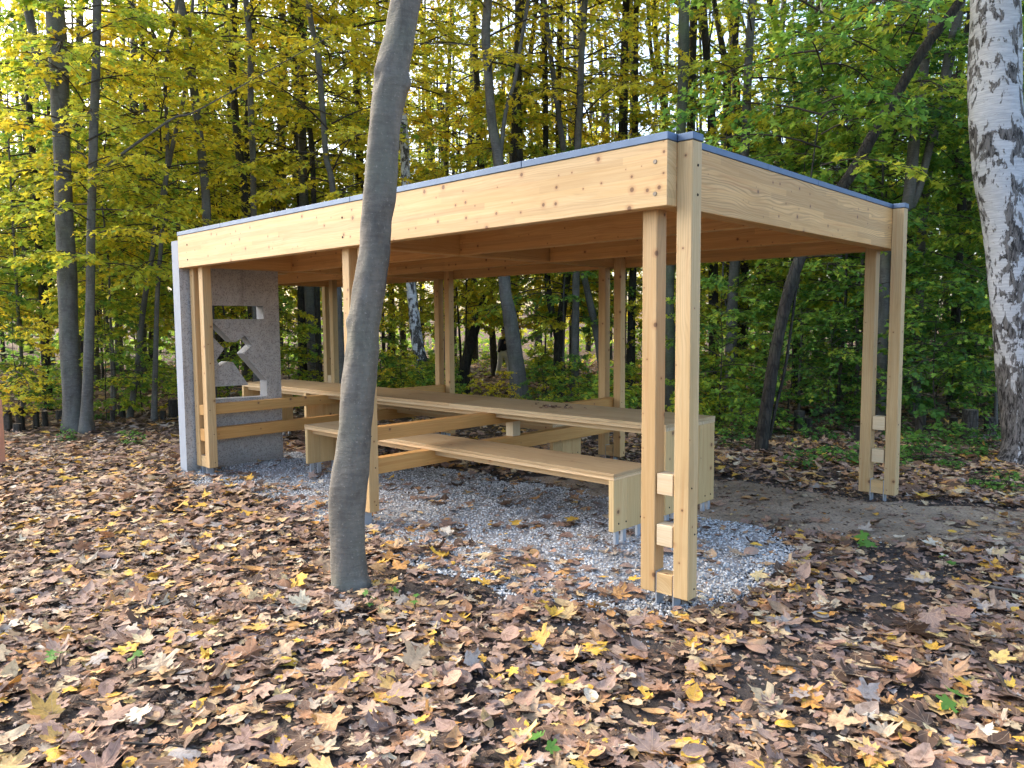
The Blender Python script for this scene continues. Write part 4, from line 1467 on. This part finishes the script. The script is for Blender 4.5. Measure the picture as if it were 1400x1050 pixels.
seedling(1192, 760, 4, 0.10, 'green maple seedling with pale leaves on the dark soil right of the gravel', 1)
seedling(1302, 976, 2, 0.085, 'two green leaves on a seedling at the lower right', 2)
seedling(740, 1046, 3, 0.06, 'small green seedling at the bottom edge near the middle', 3)
seedling(1292, 786, 3, 0.06, 'tiny green seedling on the soil at the right, behind the pale stick', 4)
seedling(80, 915, 4, 0.05, 'low green seedling among leaves at the lower left', 5)
seedling(185, 922, 3, 0.045, 'tiny green sprout right of the low seedling at the lower left', 6)
seedling(507, 840, 3, 0.04, 'green sprout close in front of the leaning foreground trunk', 7)
seedling(535, 828, 3, 0.05, 'green sprout a little right of the foot of the leaning trunk', 8)
seedling(568, 840, 3, 0.04, 'round leaved sprout in the leaves right of the leaning trunk', 9)
for i, (u, v, s) in enumerate([(1095, 640, 0.8), (1150, 634, 1.1), (1240, 625, 1.1), (1265, 632, 1.2), (1325, 625, 0.9), (1320, 612, 1.0), (1352, 612, 1.0), (1300, 640, 0.6), (1220, 640, 0.7),
                               (1160, 585, 1.2), (1120, 600, 1.0), (1290, 610, 1.1), (1060, 590, 0.9), (140, 575, 0.8), (178, 606, 0.7), (92, 600, 0.6), (1345, 668, 0.6), (1375, 672, 0.7), (1000, 612, 0.9), (1225, 597, 1.0)]):
    p = ground(u, v)
    lab = 'low green herb on the forest floor, ' + zone(u)
    root = empty('herb', p, lab, 'plant', 'low green herbs at the edge of the wood')
    root.rotation_euler = (0, 0, i*1.3)
    root.scale = (s*0.85,)*3
    c = obj('foliage', CROWN_HERB[i % 3], root)
    set_leafcol(c, 0.12+0.05*(i % 3), 0.25)


# ------------------------------------------------------------------ walker in the distance
def walker():
    b = at(688, 508, 27.0)
    b[2] = float(ground_z(b[0], b[1]))
    root = empty('person', b, 'person in dark top and pale trousers walking among the trees far behind the table', 'person')
    R2 = RT/np.linalg.norm(RT)
    def w(s, z, f=0.0):
        return tuple(R2*s+np.array([FWD[0], FWD[1], 0])*f+np.array([0, 0, z]))

    def skin(name, verts, edges, radii, mat):
        me = bpy.data.meshes.new(name)
        me.from_pydata(verts, edges, [])
        me.materials.append(mat)
        o = bpy.data.objects.new(name, me)
        link(o, root)
        md = o.modifiers.new('Skin', 'SKIN')
        for v, r in zip(me.skin_vertices[0].data, radii):
            v.radius = (r, r)
        me.skin_vertices[0].data[0].use_root = True
        o.modifiers.new('Subdivision', 'SUBSURF').levels = 1
        o.modifiers[-1].render_levels = 2
        return o
    body = [w(0, .95), w(0, 1.2), w(0, 1.42), w(0.0, 1.52), w(0.01, 1.62), w(0.01, 1.72), w(.10, .90), w(.20, .48, .02), w(.26, .06), w(.33, .03, .0),
            w(-.08, .90), w(-.12, .50), w(-.24, .09), w(-.17, .05), w(0, 1.42, .18), w(.10, 1.14, .2), w(.2, .93, .2), w(0, 1.42, -.18), w(-.08, 1.14, -.2), w(-.16, .92, -.2)]
    ed = [(0, 1), (1, 2), (2, 3), (3, 4), (4, 5), (0, 6), (6, 7), (7, 8), (8, 9), (0, 10), (10, 11), (11, 12), (12, 13), (2, 14), (14, 15), (15, 16), (2, 17), (17, 18), (18, 19)]
    rr = [.13, .125, .13, .05, .085, .08, .085, .06, .042, .04, .085, .06, .042, .04, .055, .042, .033, .055, .042, .033]
    skin('body', body, ed, rr, M['skin'])
    skin('trousers', [body[i] for i in (0, 6, 7, 8, 10, 11, 12)], [(0, 1), (1, 2), (2, 3), (0, 4), (4, 5), (5, 6)], [.17, .12, .095, .08, .12, .095, .08], M['pale_cloth'])
    skin('jacket', [w(0, .92), w(0, 1.2), w(0, 1.43), body[14], body[15], body[16], body[17], body[18], body[19]], [(0, 1), (1, 2), (2, 3), (3, 4), (4, 5), (2, 6), (6, 7), (7, 8)],
         [.20, .19, .185, .085, .07, .055, .085, .07, .055], M['dark_cloth'])
    skin('hair', [w(0.0, 1.66), w(-0.01, 1.74)], [(0, 1)], [.095, .09], M['hair'])


walker()


# ------------------------------------------------------------------ ground sheet
def inside(px, py, poly):
    r = np.zeros(px.shape, bool)
    n = len(poly)
    for i in range(n):
        x0, y0 = poly[i]
        x1, y1 = poly[(i+1) % n]
        c = ((y0 > py) != (y1 > py)) & (px < (x1-x0)*(py-y0)/(y1-y0+1e-12)+x0)
        r ^= c
    return r


def gpoly(pts):
    return [tuple(ground(u, v)[:2]) for u, v in pts]


def wob(x, y, s=1.0):
    return (np.sin(x*3.1*s+1.7*np.sin(y*2.3*s))+np.sin(y*4.3*s+1.3*np.sin(x*3.7*s+1))+0.7*np.sin(x*9.1*s+y*7.3*s))/2.7


GRAVEL = gpoly([(244, 652), (262, 668), (330, 672), (420, 700), (500, 742), (560, 770), (640, 800), (720, 822), (800, 838), (870, 850), (950, 850), (1020, 825), (1075, 785), (1085, 755), (1050, 728), (1000, 715), (950, 706), (880, 690), (800, 672), (700, 655), (600, 640), (480, 625), (390, 618), (250, 640)])
SAND = gpoly([(700, 650), (830, 640), (960, 650), (1060, 662), (1180, 682), (1300, 690), (1420, 700), (1500, 712), (1500, 770), (1400, 762), (1300, 752), (1200, 748), (1110, 738), (1050, 735), (980, 722), (880, 700), (780, 680)])
BARE = [gpoly(q) for q in ([(500, 775), (560, 765), (640, 785), (700, 815), (690, 835), (620, 830), (540, 815), (480, 815), (430, 812), (440, 800), (500, 800)],
                           [(1150, 745), (1260, 742), (1290, 770), (1270, 840), (1220, 850), (1150, 835), (1140, 800), (1190, 775)],
                           [(1080, 860), (1180, 835), (1240, 850), (1210, 880), (1100, 890)], [(820, 870), (900, 868), (950, 890), (900, 900), (830, 890)],
                           [(985, 905), (1060, 885), (1120, 930), (1060, 955), (1000, 945)], [(700, 835), (800, 850), (850, 870), (760, 872)], [(40, 668), (95, 662), (100, 676), (50, 684)],
                           [(1250, 770), (1330, 760), (1350, 800), (1290, 815)], [(1180, 960), (1280, 955), (1320, 1000), (1240, 1010)])]


def ground_sheet():
    def axis(c, n, near, far):
        t = np.linspace(-1, 1, n)
        return c+np.sign(t)*(near*np.abs(t)+far*np.abs(t)**5)
    xs = axis(-1.5, 220, 18, 330)
    ys = axis(1.5, 220, 18, 330)
    X, Y = np.meshgrid(xs, ys)
    Z = ground_z(X, Y)
    Z = np.clip(Z, -1, 6)
    Z = Z+0.008*wob(X, Y, 2.3)*(np.hypot(X, Y) < 25)
    V = np.stack([X, Y, Z], -1).reshape(-1, 3)
    n = 220
    i = np.arange(n-1)[:, None]*n+np.arange(n-1)[None]
    Fq = np.stack([i, i+1, i+n+1, i+n], -1).reshape(-1, 4)
    d = (V-CAM) @ FWD
    mould = np.clip((d-9)/6, 0, 1)*0.9
    mould[d < 0] = 0.5
    o = obj('ground', np_mesh('ground', V, [Fq], [M['soil']], attrs={'mould': ('POINT', mould)}, smooth=True))
    tag(o, kind='structure')


ground_sheet()


def sheet(name, poly, mat, lift, step=0.07, edge=0.16):
    P = np.array(poly)
    xs = np.arange(P[:, 0].min()-0.2, P[:, 0].max()+0.2, step)
    ys = np.arange(P[:, 1].min()-0.2, P[:, 1].max()+0.2, step)
    X, Y = np.meshgrid(xs, ys)
    Xw, Yw = X+edge*wob(X, Y, 1.3), Y+edge*wob(Y, X, 1.1)
    ins = inside(Xw, Yw, poly)
    # erode to find depth from the rim so that the sheet dips into the soil there
    core = ins.copy()
    depth = ins.astype(float)
    for k in range(4):
        c = core.copy()
        c[1:-1, 1:-1] = core[1:-1, 1:-1] & core[:-2, 1:-1] & core[2:, 1:-1] & core[1:-1, :-2] & core[1:-1, 2:]
        c[0] = c[-1] = False
        c[:, 0] = c[:, -1] = False
        core = c
        depth += core
    Z = ground_z(X, Y)+0.008*wob(X, Y, 2.3)+lift*(depth/5*2-1)+0.004*wob(X, Y, 6.0)
    n, m = X.shape
    idx = np.arange(n*m).reshape(n, m)
    q = np.stack([idx[:-1, :-1], idx[:-1, 1:], idx[1:, 1:], idx[1:, :-1]], -1)
    keep = ins[:-1, :-1] | ins[1:, 1:] | ins[:-1, 1:] | ins[1:, :-1]
    Fq = q[keep]
    V = np.stack([X, Y, Z], -1).reshape(-1, 3)
    used = np.unique(Fq)
    remap = np.full(len(V), -1)
    remap[used] = np.arange(len(used))
    o = obj(name, np_mesh(name, V[used], [remap[Fq]], [mat], smooth=True))
    return o


tag(sheet('sandy_path', SAND, M['sand'], 0.02), kind='structure')
tag(sheet('gravel_bed', GRAVEL, M['grit'], 0.012, edge=0.2), kind='structure')


# ------------------------------------------------------------------ gravel chippings
def gravel():
    g = np.random.default_rng(5)
    P = np.array(GRAVEL)
    lo, hi = P.min(0), P.max(0)
    n = 95000
    x = g.uniform(lo[0]-0.2, hi[0]+0.2, n)
    y = g.uniform(lo[1]-0.2, hi[1]+0.2, n)
    ins = inside(x+0.14*wob(x, y, 1.3), y+0.14*wob(y, x, 1.1), GRAVEL)
    patch = wob(x*1.3+2, y*1.3, 0.9)+g.normal(0, 0.25, n)
    ins &= patch > -0.85
    # stray stones outside
    stray = (~ins) & (g.uniform(0, 1, n) < 0.03)
    k = ins | stray
    x, y = x[k], y[k]
    m = len(x)
    # low octahedral chips, jittered
    temps = []
    for i in range(6):
        bm = bmesh.new()
        bmesh.ops.create_icosphere(bm, subdivisions=1, radius=1)
        V = np.array([v.co[:] for v in bm.verts])
        tri = np.array([[v.index for v in f.verts] for f in bm.faces])
        bm.free()
        V *= g.uniform(0.62, 1.25, (len(V), 1))
        V *= [1, g.uniform(0.6, 0.95), g.uniform(0.45, 0.75)]
        temps.append((V, tri, np.zeros((0, 4), int), V[:, :2]))
    R = frames(g.normal(0, 1, (m, 3))*[1, 1, 0.35], np.array([0, 0, 1])+g.normal(0, 0.3, (m, 3)))
    siz = g.uniform(0.006, 0.0145, m)*np.where(g.uniform(0, 1, m) < 0.04, 1.5, 1)
    pos = np.stack([x, y, ground_z(x, y)+0.008*wob(x, y, 2.3)+0.004+g.uniform(-0.004, 0.014, m)], 1)
    V, t3, t4, o3, o4, uv = scatter(temps, pos, R, siz, g.integers(0, 6, m))
    rnd = np.clip(g.normal(0.52, 0.24, m)-0.22*np.clip(wob(x*0.7, y*0.7+3, 1.0)+0.1, 0, 1), 0, 1)
    o = obj('gravel', np_mesh('gravel', V, [t3], [M['stone']], attrs={'rnd': ('FACE', rnd[o3])}))
    tag(o, 'pale grey gravel chippings spread beneath the pavilion', 'gravel', kind='stuff')


gravel()


# ------------------------------------------------------------------ fallen leaves
def crumbs_layer(g, lx, ly):
    """broken leaf bits and pebbles between the whole leaves"""
    n = 50000
    d = np.sqrt(g.uniform(1.6**2, 8.5**2, n))
    lat = g.uniform(-1.15, 1.15, n)*d
    fh = np.array([FWD[0], FWD[1]])/math.hypot(FWD[0], FWD[1])
    rh = np.array([fh[1], -fh[0]])
    P = CAM[:2]+fh*d[:, None]+rh*lat[:, None]
    x, y = P[:, 0], P[:, 1]
    k = ~(inside(x, y, GRAVEL) & (g.uniform(0, 1, n) < 0.8)) & ~((x > -6.9) & (x < -6.69) & (y > 0) & (y < 1.29))
    x, y = x[k], y[k]
    m = len(x)
    T = [leaf_lo(OVAL, g, 0.8) for _ in range(3)]
    ragged = np.array([(-.4, -.3), (.1, -.5), (.35, -.2), (.2, .0), (.5, .25), (.1, .3), (0, .55), (-.2, .2), (-.5, .15), (-.3, -.05)])
    T += [leaf_lo(ragged, g, 1.0) for _ in range(3)]
    R = frames(g.normal(0, 1, (m, 3))*[1, 1, 0.2], np.array([0, 0, 1])+g.normal(0, 0.35, (m, 3)))
    pos = np.stack([x, y, ground_z(x, y)+0.008*wob(x, y, 2.3)+0.006+g.uniform(0, 0.018, m)], 1)
    siz = np.clip(g.gamma(3.0, 0.010, m), 0.008, 0.06)
    V, t3, t4, o3, o4, uv = scatter(T, pos, R, siz, g.integers(0, 6, m))
    rnd = g.uniform(0, 1, m)**1.6*0.86
    o = obj('leaf_crumbs', np_mesh('leaf_crumbs', V, [t3], [M['litter']], attrs={'rnd': ('FACE', rnd[o3])}, uv=uv))
    tag(o, 'broken leaf bits and crumbs between the fallen leaves', 'leaves', kind='stuff')


def litter():
    g = np.random.default_rng(31)
    torn = []
    for _ in range(10):
        o_ = OUT_HI.copy()
        cut = g.uniform(0, 6.283)
        aa = np.arctan2(o_[:, 0], o_[:, 1]+.05)
        o_ *= np.where(np.cos(aa-cut) > g.uniform(0.1, 0.6), g.uniform(0.3, 0.6), 1.0)[:, None]*g.uniform(0.88, 1.06, (len(o_), 1))
        torn.append(o_)
    HI = [leaf_hi(OUT_HI*g.uniform(0.9, 1.08, (len(OUT_HI), 1))*[g.uniform(0.8, 1.05), 1], g, g.uniform(0.15, 0.65)) for _ in range(22)]+[leaf_hi(o_, g, g.uniform(0.3, 0.9)) for o_ in torn] + [leaf_hi(OVAL, g, g.uniform(0.4, 1.0)) for _ in range(10)]
    LO = [leaf_lo(OUT_LO, g, g.uniform(0.4, 1.0)) for _ in range(10)] + [leaf_lo(OVAL, g, 0.8) for _ in range(4)]
    bands = [(1.4, 6.6, 620, HI, 32, 1.0), (6.6, 11.5, 380, LO, 10, 1.05), (11.5, 19.0, 110, LO, 10, 1.25), (19.0, 40.0, 34, LO, 10, 2.0)]
    for bi, (d0, d1, dens, T, nm, sc) in enumerate(bands):
        wide = 1.35
        area = wide*(d1*d1-d0*d0)
        n = int(area*dens)
        d = np.sqrt(g.uniform(d0*d0, d1*d1, n))
        lat = g.uniform(-wide, wide, n)*d
        fh = np.array([FWD[0], FWD[1]])/math.hypot(FWD[0], FWD[1])
        rh = np.array([fh[1], -fh[0]])
        P = CAM[:2]+fh*d[:, None]+rh*lat[:, None]
        x, y = P[:, 0], P[:, 1]
        pr = 0.80+0.30*wob(x, y, 0.6)
        gr = inside(x, y, GRAVEL)
        fr = np.clip((0.55-y)/1.1, 0, 1)              # the front of the gravel is littered
        gw = 0.07+0.62*fr+0.32*(wob(x, y, 1.6) > 0.5)
        pr = np.where(gr, gw, pr)
        sd = inside(x, y, SAND) & ~gr
        pr = np.where(sd, 0.07+0.22*(wob(x, y, 1.4) > 0.5)+np.clip((x-0.6)/3.5, 0, 0.3), pr)
        for b in BARE:
            pr = np.where(inside(x+0.1*wob(x, y, 2), y+0.1*wob(y, x, 2), b), 0.13, pr)
        # right foreground is more open
        keep = g.uniform(0, 1, n) < pr
        # nothing inside posts, wall or trunks
        keep &= ~((x > -6.9) & (x < -6.69) & (y > 0) & (y < 1.29))
        keep &= ~(np.hypot(x+1.75, y+1.05) < 0.15)
        for xc in (XR, XM, XLF):
            for yy in (YP+PW/2, YB+PW/2):
                keep &= ~((np.abs(x-xc) < H2+PW+0.01) & (np.abs(y-yy) < 0.07))
        x, y, d = x[keep], y[keep], d[keep]
        m = len(x)
        size = np.clip(g.gamma(4.5, 0.0175, m), 0.03, 0.16)*sc
        lay = g.uniform(0, 1, m)
        # tilt towards random heading
        tilt = np.abs(g.normal(0, 0.17, m))+np.where(g.uniform(0, 1, m) < 0.07, g.uniform(0.2, 0.6, m), 0)
        ta = g.uniform(0, 6.283, m)
        nor = np.stack([np.sin(tilt)*np.cos(ta), np.sin(tilt)*np.sin(ta), np.cos(tilt)*np.where(g.uniform(0, 1, m) < 0.35, -1, 1)], 1)
        da = g.uniform(0, 6.283, m)
        dirs = np.stack([np.cos(da), np.sin(da), np.zeros(m)], 1)
        dirs -= nor*np.sum(dirs*nor, 1)[:, None]
        R = frames(dirs, nor)
        z = ground_z(x, y)+0.008*wob(x, y, 2.3)+0.008+0.034*lay+np.sin(tilt)*size*0.3
        rnd = g.uniform(0, 1, m)
        if bi == 0:
            crumbs_layer(g, x, y)
        # more dull browns in the lower layers and at the left; bright ones lie on top
        rnd = np.where(lay < 0.55, rnd*0.85, rnd)
        pos = np.stack([x, y, z], 1)
        pick = np.where(g.uniform(0, 1, m) < 0.76, g.integers(0, nm, m), g.integers(nm, len(T), m))
        V, t3, t4, o3, o4, uv = scatter(T, pos, R, size, pick)
        me = np_mesh('fallen_leaves', V, [t3, t4] if len(t4) else [t3], [M['litter']], [0, 0] if len(t4) else [0],
                     {'rnd': ('FACE', np.concatenate([rnd[o3], rnd[o4]]) if len(t4) else rnd[o3])}, uv, smooth=True)
        o = obj('fallen_leaves', me)
        tag(o, ['carpet of fallen maple leaves close to the viewer', 'carpet of fallen leaves round the pavilion', 'fallen leaves at the edge of the wood', 'fallen leaves deep in the wood'][bi], 'leaves', kind='stuff')


litter()


# small pile of leaf crumbs on the table
def crumbs():
    g = np.random.default_rng(3)
    c = at(762, 558.5, 8.0)
    r = ray(756, 557)
    t = (TZ-CAM[2])/r[2]
    c = CAM+r*t
    n = 40
    pos = np.stack([g.normal(0, 0.11, n), g.normal(0, 0.07, n), 0.004+np.abs(g.normal(0, 0.006, n))], 1)
    R = frames(g.normal(0, 1, (n, 3))*[1, 1, 0.1], np.array([0, 0, 1])+g.normal(0, 0.25, (n, 3)))
    V, t3, t4, o3, o4, uv = scatter([leaf_lo(OVAL, g, 0.5), leaf_lo(OUT_LO, g, 0.6)], pos, R, g.uniform(0.02, 0.06, n), g.integers(0, 2, n))
    o = obj('leaf_debris', np_mesh('leaf_debris', V, [t3], [M['litter']], attrs={'rnd': ('FACE', (g.uniform(0, 0.62, n))[o3])}, uv=uv), None, c)
    tag(o, 'small patch of brown leaf crumbs lying on the long table top', 'leaf debris')


crumbs()

# ------------------------------------------------------------------ light, sky, camera
SUN_EL, SUN_AZ = rad(34), rad(258)      # azimuth measured clockwise from +y
sd = np.array([math.sin(SUN_AZ)*math.cos(SUN_EL), math.cos(SUN_AZ)*math.cos(SUN_EL), math.sin(SUN_EL)])
L = bpy.data.lights.new('sun', 'SUN')
L.energy = 0.65
L.angle = rad(50)
L.color = (1.0, 0.96, 0.90)
lo = bpy.data.objects.new('sun', L)
lo.rotation_euler = Vector(sd).to_track_quat('Z', 'Y').to_euler()
COL.objects.link(lo)

wd = bpy.data.worlds.new('World')
SC.world = wd
wd.use_nodes = True
nt = wd.node_tree
nt.nodes.clear()
sky = nt.nodes.new('ShaderNodeTexSky')
sky.sky_type = 'NISHITA'
sky.sun_disc = False
sky.sun_elevation = SUN_EL
sky.sun_rotation = SUN_AZ
sky.air_density = 1.0
sky.dust_density = 4.0
bg = nt.nodes.new('ShaderNodeBackground')
bg.inputs[1].default_value = 0.15
ow = nt.nodes.new('ShaderNodeOutputWorld')
nt.links.new(sky.outputs[0], bg.inputs[0])
nt.links.new(bg.outputs[0], ow.inputs[0])

cd = bpy.data.cameras.new('camera')
cd.sensor_fit = 'HORIZONTAL'
cd.sensor_width = 36.0
cd.lens = 36.0*F_PX/1400
cd.clip_end = 1500
cam = bpy.data.objects.new('camera', cd)
from mathutils import Matrix
mw = Matrix(((RT[0], UP[0], -FWD[0], CAM[0]), (RT[1], UP[1], -FWD[1], CAM[1]), (RT[2], UP[2], -FWD[2], CAM[2]), (0, 0, 0, 1)))
cam.matrix_world = mw
COL.objects.link(cam)
SC.camera = cam

vs = SC.view_settings
vs.view_transform = 'Standard'
vs.look = 'None'
vs.exposure = 2.2
vs.gamma = 1.0
SC.cycles.max_bounces = 10
SC.cycles.diffuse_bounces = 6
SC.cycles.glossy_bounces = 2
SC.cycles.transmission_bounces = 6
SC.cycles.use_denoising = True
SC.cycles.use_adaptive_sampling = True
SC.cycles.adaptive_threshold = 0.02
